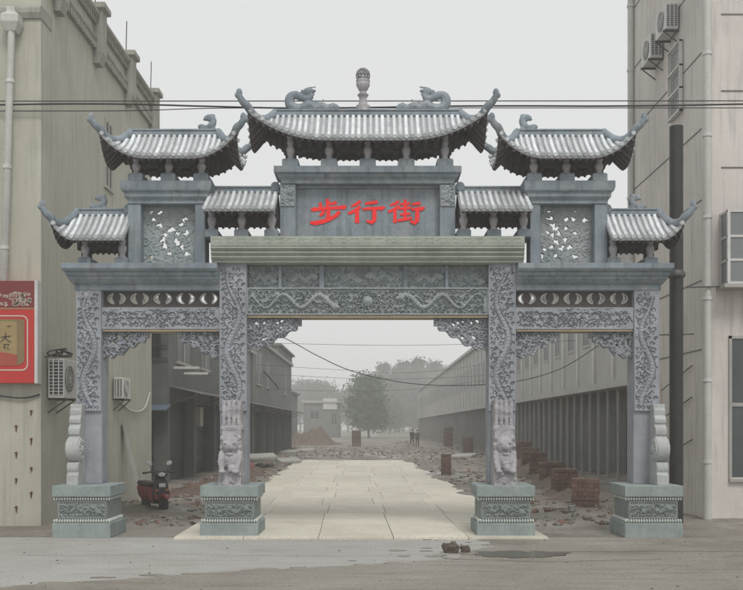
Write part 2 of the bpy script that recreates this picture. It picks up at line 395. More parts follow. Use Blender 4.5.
for i, (a, c) in enumerate(edges):
    r = Relief(c-a, .40, .0105); rq = np.random.default_rng(60+i)
    if c-a > 1: dragon(r, .08, .62, .2, .07, .055, False, rq, .045); dragon(r, c-a-.08, c-a-.62, .2, .07, .055, True, rq, .045)
    else: dragon(r, .06, c-a-.1, .18, .07, .05, bool(i % 2), rq, .045)
    clouds(r, rq, .10, .012, .036, False, top=.028); r.fill(rq, int(80*(c-a)), (.015, .03), (.015, .04), (.008, .012), .008)
    link('carved_panel', r.mesh('carved_panel', a, 4.57, .175, .02, back=False), M['carvedblue'], back)
for a, c in ((-1.66, -1.60), (-.90, -.81), (.66, .74), (1.44, 1.50)): stone_box('divider', a, c, .10, .2, 4.556, 4.985, 'stone', back, .006)

def spandrel(Wd, Hh, s, xin, ztop, seed, y=.12):
    """pierced corner bracket, s = side of the pillar it hangs from"""
    r = Relief(Wd, Hh, .0105); rq = np.random.default_rng(seed)
    r.fill(rq, int(420*Wd*Hh), (.03, .055), (.03, .07), (.012, .02)); r.fill(rq, int(420*Wd*Hh), (.02, .04), (.02, .05), (.010, .014), .012)
    X, Y = np.meshgrid((np.arange(r.nx)+.5)*r.dx, (np.arange(r.ny)+.5)*r.dy)
    u = X/Wd; edge = Hh*(1-(1-u)**.62)*.97+.028*np.sin(u*26)+.018*np.sin(u*11+1)      # lower outline, scalloped
    edge = np.where(u > .93, Hh*.80, edge)
    r.hole = Y < edge-.005
    for _ in range(9):
        hx = rq.uniform(.06, Wd*.75); hy = rq.uniform(Hh*.35, Hh*.95); q = rq.uniform(.016, .03)
        r.hole |= ((X-hx)**2+(Y-hy)**2 < q*q) | ((X-hx-q)**2+(Y-hy-q*.6)**2 < q*q*.5)
    for k in range(2): r.hole |= (X-Wd*(.3+.25*k))**2+(Y-Hh*.88)**2 < .028**2
    # xin = pillar face; grid grows away from it
    me = r.mesh('spandrel', xin if s > 0 else xin-Wd, ztop-Hh, y, .10, mirror=(s < 0))
    return link('spandrel', me, M['carved'], G)
spandrel(1.0, .64, 1, -2.23, 3.998, 11); spandrel(1.0, .64, -1, 2.23, 3.998, 12)

# --- side bays
for s in (-1, 1):
    xa, xb = (-4.91, -2.73) if s < 0 else (2.73, 4.91)
    rq = np.random.default_rng(20+s); r = Relief(xb-xa-.004, .40, .0105)
    r.H[:] = .03
    for k in range(9):
        x = .1+k*.24; r.stroke([(x+t*.3, .2+.11*math.sin(t*5+k)) for t in np.linspace(0, 1, 12)], .011, .007, .02, cut=True)
    clouds(r, rq, .115, .009, .024, True)
    for _ in range(110): 
        x, y = rq.uniform(.03, 2.1), rq.uniform(.04, .36); q = rq.uniform(.05, .16)
        r.stroke([(x, y), (x+q*.5, y+rq.normal()*.02), (x+q, y+rq.normal()*.03)], .008, .005, rq.uniform(.008, .022), cut=True)
    r.fill(rq, 40, (.035, .045), (.03, .06), (.012, .016)); r.H = np.maximum(r.H, -.01); r.frame(.02, .034)
    bm = stone_box('lintel_beam', xa, xb, .03, .40, 3.79, 4.19, 'carved')
    link('carved_face', r.mesh('carved_face', xa+.002, 3.79, .018, .02, back=False), M['carved'], bm)
    stone_box('soffit_reflection', xa+.01, xb-.01, .0, .38, 3.745, 3.788, 'tan', bm, .006)
    spandrel(.84, .52, 1, xa, 3.743, 31+s); spandrel(.78, .52, -1, xb, 3.743, 35+s)
    # frieze pierced with bat-wing crescents
    r = Relief(xb-xa, .34, .0085); X, Y = np.meshgrid((np.arange(r.nx)+.5)*r.dx, (np.arange(r.ny)+.5)*r.dy)
    rims = B()
    for k in range(5):
        cx = .235+k*.43 if s < 0 else (xb-xa)-(.235+k*.43)
        inside = ((X-cx)/.155)**2+((Y-.17)/.098)**2 < 1
        core = ((X-cx)/.088)**2+((Y-.19)/.112)**2 < 1
        r.hole |= inside & ~core
        for q in (-1, 1):
            pts = [(xa+cx+q*.088*math.cos(a), .145, 4.20+.19+.112*math.sin(a)) for a in np.linspace(-.95, .75, 9)]
            out = [(xa+cx+q*.160*math.cos(a), .145, 4.20+.17+.103*math.sin(a)) for a in np.linspace(-1.22, 1.22, 13)]
            rims.tube(pts, .012, 6); rims.tube(out, .015, 6)
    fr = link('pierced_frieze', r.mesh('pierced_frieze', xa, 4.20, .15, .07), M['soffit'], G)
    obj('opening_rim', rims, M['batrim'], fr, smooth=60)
    # cornice over the side bay
    e = 5.50; sec = []
    for (d, z) in ((.06, 4.50), (.06, 4.60), (.10, 4.61), (.16, 4.66), (.20, 4.70), (.20, 4.735), (.235, 4.74), (.26, 4.775), (.25, 4.81), (.30, 4.815), (.34, 4.86), (.34, 4.955)):
        x0, x1 = (-(OUT+.23+d*.55), -2.732) if s < 0 else (2.732, OUT+.23+d*.55)
        sec.append((x0, x1, -d, .46+d*.6, z))
    obj('cornice', B().loft(sec), M['stone'], G, smooth=35, bevel=.006)

# --- green beam with key-fret
sec = [(-2.86, 2.86, -d, .55+d*.3, z) for d, z in ((.10, 4.99), (.14, 4.995), (.14, 5.045), (.18, 5.05), (.21, 5.085), (.18, 5.12), (.20, 5.125), (.24, 5.16), (.20, 5.20), (.22, 5.205), (.27, 5.24), (.24, 5.275), (.26, 5.28), (.26, 5.455))]
gb = obj('fret_beam', B().loft(sec), M['green'], G, smooth=35)
r = Relief(5.70, .15, .0105)
for k in range(25):
    x = .03+k*.228; pts = [(x, .03), (x, .12), (x+.15, .12), (x+.15, .055), (x+.06, .055), (x+.06, .085)]
    r.stroke(pts, .009, .009, .009); r.stroke([(x+.195, .03), (x+.195, .12)], .008, .008, .008); r.stroke([(x, .03), (x+.195, .03)], .008, .008, .008)
link('key_fret', r.mesh('key_fret', -2.85, 5.295, -.262, .01, back=False), M['green'], gb)

# --- roofs
def roof(cx, Rl, L, D, yc, zr, ze, lift, hips=(1, 1), sp=.108, tip=(.24, .36), tr=.036, orn=True):
    """stone roof: hips = which ends are hipped; Rl ridge half length"""
    def half(v, sd): return (Rl+(L-Rl)*v) if hips[sd] else L
    def e(x):
        sd = 0 if x < 0 else 1
        if not hips[sd]: return 0
        xs = .30*L; return max(0, (abs(x)-xs)/(L-xs))**2.3
    def g(v): return v*(1.32-.32*v)
    def Z(x, v): return zr-(zr-ze)*g(v)+lift*e(x)*v**1.6
    def P(x, v, fb, dz=0): return (cx+x, yc+fb*D*v, Z(x, v)+dz)
    nv, nu = 9, 44
    def sheet(dz, b, ribs=False):
        V = []; F = []
        for fb in (-1, 1):
            o = len(V)
            for i in range(nv+1):
                v = i/nv
                for k in range(nu+1):
                    t = k/nu; x = -half(v, 0)+(half(v, 0)+half(v, 1))*t; V.append(P(x, v, fb, dz))
            for i in range(nv):
                for k in range(nu):
                    q = (o+i*(nu+1)+k, o+i*(nu+1)+k+1, o+(i+1)*(nu+1)+k+1, o+(i+1)*(nu+1)+k)
                    F.append(q if (fb > 0) == (dz >= 0) else q[::-1])
        for sd in (0, 1):
            if not hips[sd]: continue
            o = len(V); sg = -1 if sd == 0 else 1
            for i in range(nv+1):
                v = i/nv
                for k in range(13):
                    t = -1+2*k/12; x = sg*half(v, sd)
                    V.append((cx+x, yc+t*D*v, zr-(zr-ze)*g(v)+lift*e(x)*v**1.6*abs(t)**2.2+dz))
            for i in range(nv):
                for k in range(12):
                    q = (o+i*13+k, o+i*13+k+1, o+(i+1)*13+k+1, o+(i+1)*13+k)
                    F.append(q if (sd == 0) == (dz >= 0) else q[::-1])
        b.add(V, F)
        # eave fascia
        if dz == 0:
            for fb in (-1, 1):
                V = []; 
                for k in range(nu+1):
                    x = -half(1, 0)+(half(1, 0)+half(1, 1))*k/nu; p = P(x, 1, fb); V += [p, (p[0], p[1]-fb*.012, p[2]-.07)]
                b.add(V, [(2*k, 2*k+1, 2*k+3, 2*k+2) if fb < 0 else (2*k+2, 2*k+3, 2*k+1, 2*k) for k in range(nu)])
            for sd in (0, 1):
                V = []
                if hips[sd]:
                    sg = -1 if sd == 0 else 1
                    for k in range(13):
                        t = -1+2*k/12; x = sg*half(1, sd); z = ze+lift*e(x)*abs(t)**2.2
                        V += [(cx+x, yc+t*D, z), (cx+x-sg*.012, yc+t*D, z-.07)]
                    n = 12
                else:
                    sg = -1 if sd == 0 else 1; n = 2*nv
                    for k in range(n+1):
                        v = abs(k-nv)/nv; fb = -1 if k < nv else 1; p = P(sg*L, v, fb); V += [p, (p[0], p[1], p[2]-.07)]
                b.add(V, [(2*k, 2*k+1, 2*k+3, 2*k+2) for k in range(n)])
    b = B(); sheet(0, b)
    ro = obj('roof', b, M['pan'], G, smooth=40)
    b = B(); sheet(-.068, b)
    nr = int(2*L/.12)
    for k in range(nr+1):                                   # rafters under the eave
        x = -L+.05+(2*L-.1)*k/nr
        for fb in (-1, 1):
            v0 = .35
            if hips[0 if x < 0 else 1] and abs(x) > Rl: v0 = max(v0, (abs(x)-Rl)/(L-Rl))
            if v0 > .9: continue
            pts = [P(x, v, fb, -.095) for v in np.linspace(v0, .97, 5)]; b.tube(pts, .028, 4)
    for sd in (0, 1):
        if hips[sd]:
            sg = -1 if sd == 0 else 1
            for k in range(11):
                t = -.9+1.8*k/10; pts = []
                for v in np.linspace(max(.4, abs(t)), .97, 4):
                    q = t/v if abs(t) < v else math.copysign(1, t); x = sg*half(v, sd)
                    pts.append((cx+x, yc+t*D, zr-(zr-ze)*g(v)+lift*e(x)*v**1.6*abs(q)**2.2-.095))
                b.tube(pts, .028, 4)
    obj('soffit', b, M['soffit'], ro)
    # cover-tile rows
    xs = []; n = int(2*(L-.04)/sp)
    for k in range(n+1): xs.append(-(L-.05)+(2*(L-.05))*k/n)
    for x in xs:
        sd = 0 if x < 0 else 1
        v0 = max(0, (abs(x)-Rl)/(L-Rl)) if hips[sd] and L > Rl else 0
        if v0 > .9: v0 = .9
        for fb in (-1, 1):
            pts = [P(x, v, fb, .012) for v in np.linspace(v0, 1.0, 9)]; p = pts[-1]; pts.append((p[0], p[1]+fb*.03, p[2]-.012))
            rr = []; 
            b = B(); n8 = 8
            b.tube(pts, [tr*(1+.10*((i % 2)*2-1)*.5) for i in range(len(pts))], n8); obj('tile_row', b, M['tile'], ro, smooth=50)
    for sd in (0, 1):
        if not hips[sd]: continue
        sg = -1 if sd == 0 else 1; ne = int(2*D/sp)
        for k in range(1, ne):
            t = -1+2*k/ne; pts = []
            for v in np.linspace(max(.06, abs(t)), 1.0, 7):
                q = min(1, abs(t)/v); x = sg*half(v, sd); pts.append((cx+x, yc+t*D, zr-(zr-ze)*g(v)+lift*e(x)*v**1.6*q**2.2+.012))
            p = pts[-1]; pts.append((p[0]+sg*.03, p[1], p[2]-.012))
            obj('tile_row', B().tube(pts, tr, 8), M['tile'], ro, smooth=50)
    # ridge
    ra, rb = -half(0, 0)-.03, half(0, 1)+.03
    b = B(); 
    for (h0, h1, wd) in ((-.06, .02, .085), (.015, .045, .06), (.04, .075, .08)): b.box(cx+ra, cx+rb, yc-wd, yc+wd, zr+h0, zr+h1)
    obj('ridge', b, M['stone'], ro, bevel=.012)
    for sd in (0, 1):
        sg = -1 if sd == 0 else 1
        if hips[sd]:
            for fb in (-1, 1):
                ctl = [Vector(P(sg*half(v, sd), v, fb, .04)) for v in (0, .3, .6, .85, 1.0)]
                p = ctl[-1]
                ctl += [Vector((p.x+sg*tip[0]*.55, p.y+fb*.03, p.z+tip[1]*.40)), Vector((p.x+sg*tip[0], p.y+fb*.05, p.z+tip[1]))]
                pts = []
                for i_ in range(len(ctl)-1):
                    p0, p1, p2, p3 = ctl[max(i_-1, 0)], ctl[i_], ctl[i_+1], ctl[min(i_+2, len(ctl)-1)]
                    for t in (0, .25, .5, .75): pts.append(.5*((2*p1)+(-p0+p2)*t+(2*p0-5*p1+4*p2-p3)*t*t+(-p0+3*p1-3*p2+p3)*t**3))
                pts.append(ctl[-1]); rad = [.074 if k < len(pts)-8 else .074-.0032*(k-len(pts)+8) for k in range(len(pts))]
                b = B().tube(pts, rad, 8)
                q = Vector(pts[-1])
                b.ball((q.x-sg*.012, q.y, q.z+.03), (.058, .048, .085), 8, 6); b.ball((q.x+sg*.022, q.y, q.z-.012), (.05, .045, .055), 7, 5)
                for k in range(6): w_ = Vector(pts[4+2*k if 4+2*k < len(pts) else -1]); b.ball((w_.x, w_.y, w_.z+.055), (.03, .03, .03), 6, 4)
                obj('hip_ridge', b, M['stone'], ro, smooth=50)
        else:
            obj('ridge_end', B().tube([(cx+sg*L-.05*sg, yc-.11, zr+.06), (cx+sg*L-.05*sg, yc+.11, zr+.06)], .085, 14), M['stone'], ro, smooth=40)
    return ro
def beast(ro, x, y, z, s, k=1.0):
    """small curled ridge beast"""
    b = B(); pts = []
    for t in np.linspace(0, 1, 16):
        a = -math.pi*.5+t*4.6; q = .085*(1-.45*t); pts.append((x+s*k*q*math.cos(a), y, z+k*(.17+q*math.sin(a))))
    b.tube(pts, [k*(.055-.018*t) for t in np.linspace(0, 1, 16)], 8)
    b.loft([(x-k*.15, x+k*.15, y-.05, y+.05, z-.02), (x-k*.08, x+k*.08, y-.045, y+.045, z+k*.10)])
    b.ball((x-s*k*.10, y, z+k*.08), (k*.07, .045, k*.045), 7, 5); b.ball((x+s*k*.02, y, z+k*.20), (k*.05, .05, k*.05), 7, 5)
    b.ball((x+s*k*.06, y, z+k*.24), (k*.045, .04, k*.04), 6, 5)
    link('ridge_beast', remesh(b, .014, .004, 1), M['stone'], ro)

zc_r, zc_e = 7.83, 7.215
rc = roof(0, 1.72, 2.16, .64, .22, zc_r, zc_e, .50, tip=(.16, .20))
rs = {}
for s in (-1, 1):
    rs[s] = roof(s*3.60, .80, 1.24, .64, .22, 7.46, 6.89, .44, tip=(.14, .15))
    beast(rs[s], s*(3.60-.62), .25, 7.46+.04, -s, 1.25)
    # outer low roof, hipped outwards only, ending against the upper post
    ol = roof(s*5.06, .36, .66, .64, .22, 5.98, 5.41, .32, hips=(1, 0) if s < 0 else (0, 1), tip=(.14, .18), sp=.105)
    beast(ol, s*5.02, .25, 5.98+.04, -s, 1.2)
    roof(s*2.32, .66, .655, .70, .20, 6.39, 5.92, 0, hips=(0, 0), sp=.105)

# --- bracket friezes under the roofs
def bracket_frieze(xa, xb, z0, z1, xs, bw, ob=.26, y0=-.14, y1=.46, bh=.14):
    f = obj('bracket_frieze', B().box(xa, xb, -.02, .12, z0+ob, z1), M['shadestone'], G)
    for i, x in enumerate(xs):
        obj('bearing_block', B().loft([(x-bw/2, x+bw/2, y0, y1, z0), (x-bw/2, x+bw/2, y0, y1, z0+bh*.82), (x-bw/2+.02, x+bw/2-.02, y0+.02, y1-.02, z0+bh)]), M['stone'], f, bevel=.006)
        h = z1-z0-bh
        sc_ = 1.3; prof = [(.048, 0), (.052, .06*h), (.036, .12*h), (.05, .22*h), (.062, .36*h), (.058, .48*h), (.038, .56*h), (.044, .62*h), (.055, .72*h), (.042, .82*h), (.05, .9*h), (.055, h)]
        obj('bearing_post', B().box(x-bw*.32, x+bw*.32, -.03, .125, z0+bh-.01, z1), M['shadestone'], f)
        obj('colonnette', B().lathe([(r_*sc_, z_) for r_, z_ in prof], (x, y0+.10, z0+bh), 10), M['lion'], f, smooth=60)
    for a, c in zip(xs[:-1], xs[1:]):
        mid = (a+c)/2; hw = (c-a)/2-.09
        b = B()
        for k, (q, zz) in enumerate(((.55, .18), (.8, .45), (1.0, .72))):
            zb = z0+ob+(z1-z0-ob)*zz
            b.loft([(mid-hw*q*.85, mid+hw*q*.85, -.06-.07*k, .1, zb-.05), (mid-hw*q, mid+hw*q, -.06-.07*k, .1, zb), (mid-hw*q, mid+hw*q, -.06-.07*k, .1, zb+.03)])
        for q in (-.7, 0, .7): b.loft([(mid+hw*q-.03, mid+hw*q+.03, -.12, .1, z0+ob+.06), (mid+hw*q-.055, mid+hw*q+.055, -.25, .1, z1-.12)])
        obj('bracket_arm', b, M['shadestone'], f)
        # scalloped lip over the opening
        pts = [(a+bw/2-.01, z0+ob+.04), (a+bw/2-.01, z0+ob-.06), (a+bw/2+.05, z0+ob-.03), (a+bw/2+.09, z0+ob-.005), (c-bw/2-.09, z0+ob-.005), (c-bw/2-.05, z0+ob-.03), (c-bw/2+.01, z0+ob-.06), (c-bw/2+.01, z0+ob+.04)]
        obj('scalloped_lip', B().prism(pts, -.03, .11), M['shadestone'], f)
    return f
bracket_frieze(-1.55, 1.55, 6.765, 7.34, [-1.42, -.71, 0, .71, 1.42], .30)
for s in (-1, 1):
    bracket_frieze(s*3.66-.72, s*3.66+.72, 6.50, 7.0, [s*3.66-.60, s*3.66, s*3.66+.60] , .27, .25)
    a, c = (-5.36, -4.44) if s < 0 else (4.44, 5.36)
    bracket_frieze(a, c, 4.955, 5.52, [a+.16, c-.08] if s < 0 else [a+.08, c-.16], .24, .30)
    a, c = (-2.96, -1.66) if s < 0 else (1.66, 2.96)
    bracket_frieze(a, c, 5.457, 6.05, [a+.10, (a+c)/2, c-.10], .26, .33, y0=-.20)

# --- upper tier: name board and pierced side panels
for s in (-1, 1):
    x0, x1 = (-1.62, -1.33) if s < 0 else (1.33, 1.62)
    p = stone_box('board_post', x0, x1, .0, .45, 5.457, 6.47)
    r = Relief(.25, .38, .009); rq = np.random.default_rng(70+s); r.fill(rq, 40, (.015, .03), (.03, .07), (.012, .018)); r.frame(.015, .02)
    link('carved_panel', r.mesh('carved_panel', x0+.02, 6.06, -.002, .01, back=False), M['carvedblue'], p)
nb = stone_box('name_board', -1.332, 1.332, .16, .34, 5.456, 6.47, 'stone')
for (a, b_, c, d) in ((-1.33, 1.33, 5.457, 5.50), (-1.33, 1.33, 6.42, 6.468)): stone_box('board_frame', a, b_, .10, .2, c, d, 'stone', nb, .006)
obj('board_lintel', B().loft([(-1.60, 1.60, -.03, .48, 6.471), (-1.60, 1.60, -.03, .48, 6.54), (-1.66, 1.66, -.10, .54, 6.59), (-1.66, 1.66, -.10, .54, 6.63), (-1.72, 1.72, -.16, .60, 6.645), (-1.72, 1.72, -.16, .60, 6.764)]), M['stone'], G, bevel=.008)
# red characters, brushed strokes (points and widths read off the board)
def stroke_poly(pts, ws):
    P = [Vector(p) for p in pts]; Lf = []; Rt = []
    for i, p in enumerate(P):
        t = (P[min(i+1, len(P)-1)]-P[max(i-1, 0)]).normalized(); n = Vector((-t.y, t.x)); Lf.append(p+n*ws[i]/2); Rt.append(p-n*ws[i]/2)
    return Lf, Rt
CH = {
 'a': [([(150, 48), (151, 72), (150, 98)], [14, 17, 15]), ([(150, 74), (176, 74), (200, 68)], [10, 12, 15]), ([(110, 68), (112, 84), (112, 100)], [12, 15, 14]),
       ([(60, 108), (74, 107), (150, 100), (215, 96), (240, 95), (254, 89)], [10, 18, 13, 15, 20, 6]), ([(156, 102), (155, 128), (152, 150), (143, 153)], [17, 19, 18, 8]),
       ([(134, 114), (122, 130), (108, 142)], [12, 15, 9]), ([(216, 118), (196, 140), (165, 158), (120, 174), (80, 181), (55, 178)], [16, 17, 17, 19, 19, 9])],
 'b': [([(330, 60), (310, 76), (280, 90)], [14, 14, 9]), ([(330, 90), (302, 112), (264, 130)], [15, 16, 11]), ([(312, 106), (312, 140), (311, 180)], [17, 18, 20]),
       ([(356, 76), (386, 70), (424, 66)], [12, 13, 15]), ([(342, 106), (370, 102), (420, 100), (448, 100), (464, 94)], [9, 13, 14, 18, 7]),
       ([(406, 102), (407, 140), (405, 164), (392, 177), (362, 170)], [19, 19, 20, 18, 8])],
 'c': [([(540, 60), (520, 74), (492, 84)], [13, 13, 9]), ([(543, 86), (516, 106), (482, 121)], [14, 15, 10]), ([(519, 102), (519, 140), (519, 179)], [15, 15, 17]),
       ([(574, 52), (574, 110), (573, 160)], [13, 14, 14]), ([(546, 78), (574, 76), (603, 73)], [9, 10, 11]), ([(540, 103), (574, 100), (607, 96)], [9, 11, 11]),
       ([(547, 135), (574, 132), (602, 129)], [9, 10, 11]), ([(534, 167), (574, 160), (612, 152)], [12, 13, 10]),
       ([(612, 80), (632, 76), (658, 72)], [10, 12, 13]), ([(608, 107), (640, 103), (664, 103), (682, 97)], [9, 14, 18, 7]), ([(640, 104), (641, 140), (639, 166), (627, 181), (600, 170)], [18, 19, 20, 17, 8])]}
for key in 'abc':
    bb = B()
    for n, (pts, ws) in enumerate(CH[key]):
        pts = [(lx(300+x/5.463, .15), lz(190+y/5.463, .15)) for x, y in pts]; ws = [q*1.22/5.463*17.69/950 for q in ws]
        Lf, Rt = stroke_poly(pts, ws); m = len(Lf); y0 = .150-.0012*n; y1 = .163
        V = []
        for a, c in zip(Lf, Rt): V += [(a.x, y0, a.y), (c.x, y0, c.y), (a.x, y1, a.y), (c.x, y1, c.y)]
        F = [(0, 1, 3, 2), (4*m-4, 4*m-2, 4*m-1, 4*m-3)]
        for i in range(m-1):
            k = 4*i; F += [(k, k+4, k+5, k+1), (k, k+2, k+6, k+4), (k+1, k+5, k+7, k+3)]
        bb.add(V, F)
    obj('painted_character', bb, M['red'], nb)

HL = [(150,212),(160,212),(153,219.5),(148,226),(159,225),(185.5,220),(181,225),(169,230),(165,234),(177,233),(186,233),(163,239),(176,240),(164,246),(182,247),(170,254),(187,254),(151.5,257.5),(172,229),(178,242)]
HR = [(550,210),(575,210),(550.5,219),(554,225),(567,220),(574,219),(585,220),(556,229),(566,228),(548,231),(553,235),(558.5,233),(575,232),(557,241.5),(565,240),(544.5,249.5),(552,247),(562,248),(569.5,247),(556,256),(575,257),(543,256)]
for s in (-1, 1):
    for a, c in ((4.19, 4.43), (3.0, 3.19)):
        x0, x1 = (-c, -a) if s < 0 else (a, c); stone_box('panel_post', x0, x1, .0, .45, 4.957, 6.10)
    xa, xb = (-4.192, -3.188) if s < 0 else (3.188, 4.192); Wd = xb-xa
    r = Relief(Wd, 1.14, .0105); rq = np.random.default_rng(80+s)
    X, Y = np.meshgrid((np.arange(r.nx)+.5)*r.dx, (np.arange(r.ny)+.5)*r.dy)
    r.fill(rq, 130, (.012, .024), (.03, .10), (.012, .022)); r.fill(rq, 160, (.01, .016), (.02, .06), (.010, .016), .004)
    for (px, py) in (HL if s < 0 else HR):
        hx = lx(px, .24)-xa; hy = lz(py, .24)-4.957; a = rq.uniform(0, 3.14)
        for k in range(3):
            ox, oy = hx+rq.normal()*.016, hy+rq.normal()*.014; ra, rb = rq.uniform(.032, .058), rq.uniform(.017, .028); a += rq.uniform(.4, 1.3)
            u = (X-ox)*math.cos(a)+(Y-oy)*math.sin(a); v = -(X-ox)*math.sin(a)+(Y-oy)*math.cos(a); r.hole |= (u/ra)**2+(v/rb)**2 < 1
    r.hole &= (X > .06) & (X < Wd-.06) & (Y > .05) & (Y < 1.08)
    link('pierced_panel', r.mesh('pierced_panel', xa, 4.957, .24, .06), M['carvedblue'], G)
    xa, xb = (-4.43, -2.98) if s < 0 else (2.98, 4.43)
    obj('panel_lintel', B().loft([(xa, xb, -.02, .47, 6.10), (xa, xb, -.02, .47, 6.16), (xa-.05, xb+.05, -.08, .52, 6.22), (xa-.05, xb+.05, -.08, .52, 6.29), (xa-.09, xb+.09, -.13, .57, 6.32), (xa-.11, xb+.11, -.15, .59, 6.38), (xa-.11, xb+.11, -.15, .59, 6.498)]), M['stone'], G, smooth=30, bevel=.008)

# --- ridge dragons and finial of the centre roof
def ridge_dragon(s):
    def q(px, py): x = lx(px, .25); return (x if s < 0 else -x, .25, lz(py, .25)+.0)
    b = B()
    body = [(338, 110), (333, 107), (328, 109.5), (322, 107), (316, 109), (310, 106), (304, 108), (297, 109), (291, 106), (289.5, 100), (292, 96), (297, 95.5), (302, 98), (308, 99), (311, 97), (309, 94), (305, 92.5), (301, 92)]
    P = [Vector(q(*p)) for p in body]; fine = []
    for i in range(len(P)-1):
        p0, p1, p2, p3 = P[max(i-1, 0)], P[i], P[i+1], P[min(i+2, len(P)-1)]
        for t in (0, .25, .5, .75): fine.append(.5*((2*p1)+(-p0+p2)*t+(2*p0-5*p1+4*p2-p3)*t*t+(-p0+3*p1-3*p2+p3)*t**3))
    fine.append(P[-1]); n = len(fine)
    b.tube(fine, [.045+.055*math.sin(math.pi*min(1, .15+i/n)) for i in range(n)], 8)
    b.ball(q(308, 91.5), (.10, .06, .055), 8, 6); b.ball(q(313, 91), (.06, .045, .035), 8, 6); b.tube([q(305, 90), q(309, 88), (q(316, 87)[0], .25, q(316, 87)[2])], [.03, .022, .012], 6)
    b.tube([q(312, 93.5), q(315, 95)], [.025, .012], 6); b.tube([q(320, 106), q(322, 101.5), q(324, 99)], [.03, .018, .01], 6); b.tube([q(313, 104), q(316, 101), q(319, 103)], [.035, .03, .02], 6)
    for p in ((296, 110), (303, 110), (312, 110.5), (320, 111), (328, 111), (335, 111)): b.ball(q(*p), (.075, .06, .06), 7, 5)
    for k in range(4, n-6, 4): p = fine[k]; b.ball((p.x, p.y, p.z+.06), (.02, .02, .03), 5, 4)
    b.box(min(q(289, 0)[0], q(339, 0)[0]), max(q(289, 0)[0], q(339, 0)[0]), .19, .31, zc_r+.06, zc_r+.12)
    link('ridge_dragon', remesh(b, .0135, .004, 1), M['stone'], rc)
for s in (-1, 1): ridge_dragon(s)
b = B().lathe([(.13, -.02), (.13, .09), (.10, .10), (.085, .12), (.07, .22), (.075, .26), (.10, .28), (.105, .30), (.07, .32), (.06, .36), (.09, .40), (.125, .47), (.13, .50), (.12, .52), (.13, .54), (.13, .57), (.10, .59)], (lx(363, .25), .25, zc_r+.07), 20)
fin = obj('finial', b, M['lion'], rc, smooth=45)
bm_me = bpy.data.meshes.new('pierced_ball')
import bmesh
bm = bmesh.new(); bmesh.ops.create_icosphere(bm, subdivisions=2, radius=.125); bm.to_mesh(bm_me); bm.free()
pb = link('pierced_ball', bm_me, M['lion'], fin, (lx(363, .25), .25, zc_r+.07+.665)); pb.scale = (1, 1, 1.0)
wm = pb.modifiers.new('w', 'WIREFRAME'); wm.thickness = .034; wm.use_even_offset = False
# ------------------------------------------------------------------ ground, road, pavement
FP = 950.
def at(px, py, Y): return Vector(((px-371.5)*Y/FP, Y, 2+(426-py)*Y/FP))
M['mud'] = mat('churned_mud', (.225, .20, .165), (.14, .122, .10), .5, rough=.8, bump=.8, bscale=9, patch=(.30, .285, .255), patch_amt=.75, patch_scale=.33, rough2=.28, streak=(.17, .10, .08), streak_amt=.3)
M['road'] = mat('worn_concrete_road', (.41, .41, .39), (.335, .33, .31), .45, rough=.8, bump=.35, bscale=22, speck=.14, patch=(.31, .295, .265), patch_amt=.75, patch_scale=.4, streak=(.26, .245, .215), streak_amt=.6, streak_map=(.5, 3.0, 1))
M['mudfilm'] = mat('brown_mud_film', (.225, .205, .17), (.29, .272, .235), .7, rough=.65, bump=.5, bscale=14, patch=(.15, .132, .105), patch_amt=.75, patch_scale=.6, rough2=.3, streak=(.14, .122, .098), streak_amt=.7, streak_map=(.35, 3.2, 1))
M['slab'] = mat('cream_paving_slab', (.63, .595, .505), (.55, .52, .44), 1.1, rough=.7, bump=.15, bscale=30, rnd=.07, patch=(.45, .40, .32), patch_amt=.55, patch_scale=.8, streak=(.50, .44, .35), streak_amt=.4, streak_map=(3, 1, 1))
M['bed'] = mat('slab_bedding', (.46, .42, .35), (.36, .33, .27), 3)
M['dirt'] = mat('red_brown_dirt', (.15, .112, .084), (.098, .077, .06), 1.5, bump=.9, bscale=11, patch=(.17, .10, .072), patch_amt=.5)
M['brick'] = mat('red_brick', (.18, .108, .082), (.125, .08, .064), 6, bump=.4, rnd=.3)
def pav_l(y): return -3.48-.77*(y-16.7)/39.3
def pav_r(y): return 3.12-1.05*(y-16.7)/39.3
def gh(x, y):
    if y < 18.2: return 0.
    f = min(1, (y-18.2)/4)
    h = .10*mnoise.noise(Vector((x*.55, y*.4, 0)))+.07*mnoise.noise(Vector((x*1.7, y*1.3, 3)))+.035*mnoise.noise(Vector((x*5, y*3.6, 7)))
    h += .28*max(0, mnoise.noise(Vector((x*.35, y*.16, 11))))
    if y < 57.5:
        d = max(pav_l(y)-x, x-pav_r(y))
        if d < .9:
            if d < .0: return -.035
            h *= d/.9; h -= .03*(1-d/.9)
    if y > 120: f *= max(0, 1-(y-120)/40)
    return h*f
ys = list(np.arange(-18, 17, 5.))+list(np.arange(17, 60, .22))+list(np.arange(60, 110, .7))+list(np.arange(110, 180, 3.5))+[200, 240, 300, 400, 560]
xs = [-400, -200, -100, -50, -25, -14]+list(np.arange(-10, 11.01, .24))+[14, 25, 50, 100, 200, 400]
V = [(x, y, gh(x, y) if -10 <= x <= 11 else 0) for y in ys for x in xs]; nx = len(xs)
b = B(); b.add(V, [(j*nx+i, j*nx+i+1, (j+1)*nx+i+1, (j+1)*nx+i) for j in range(len(ys)-1) for i in range(nx-1)])
g = obj('ground', b, M['mud'], None, smooth=70); tag(g, 'churned brown mud ground with puddles running down the street', 'ground', kind='structure')
b = B(); b.add([(-60, -15, .005), (60, -15, .005), (60, 17.0, .005), (3.0, 17.0, .005), (-3.3, 17.0, .005), (-60, 17.6, .005)], [(0, 1, 2, 3, 4, 5)])
road = obj('road', b, M['road'], None); tag(road, 'worn grey concrete road in front of the archway', 'road', kind='structure')
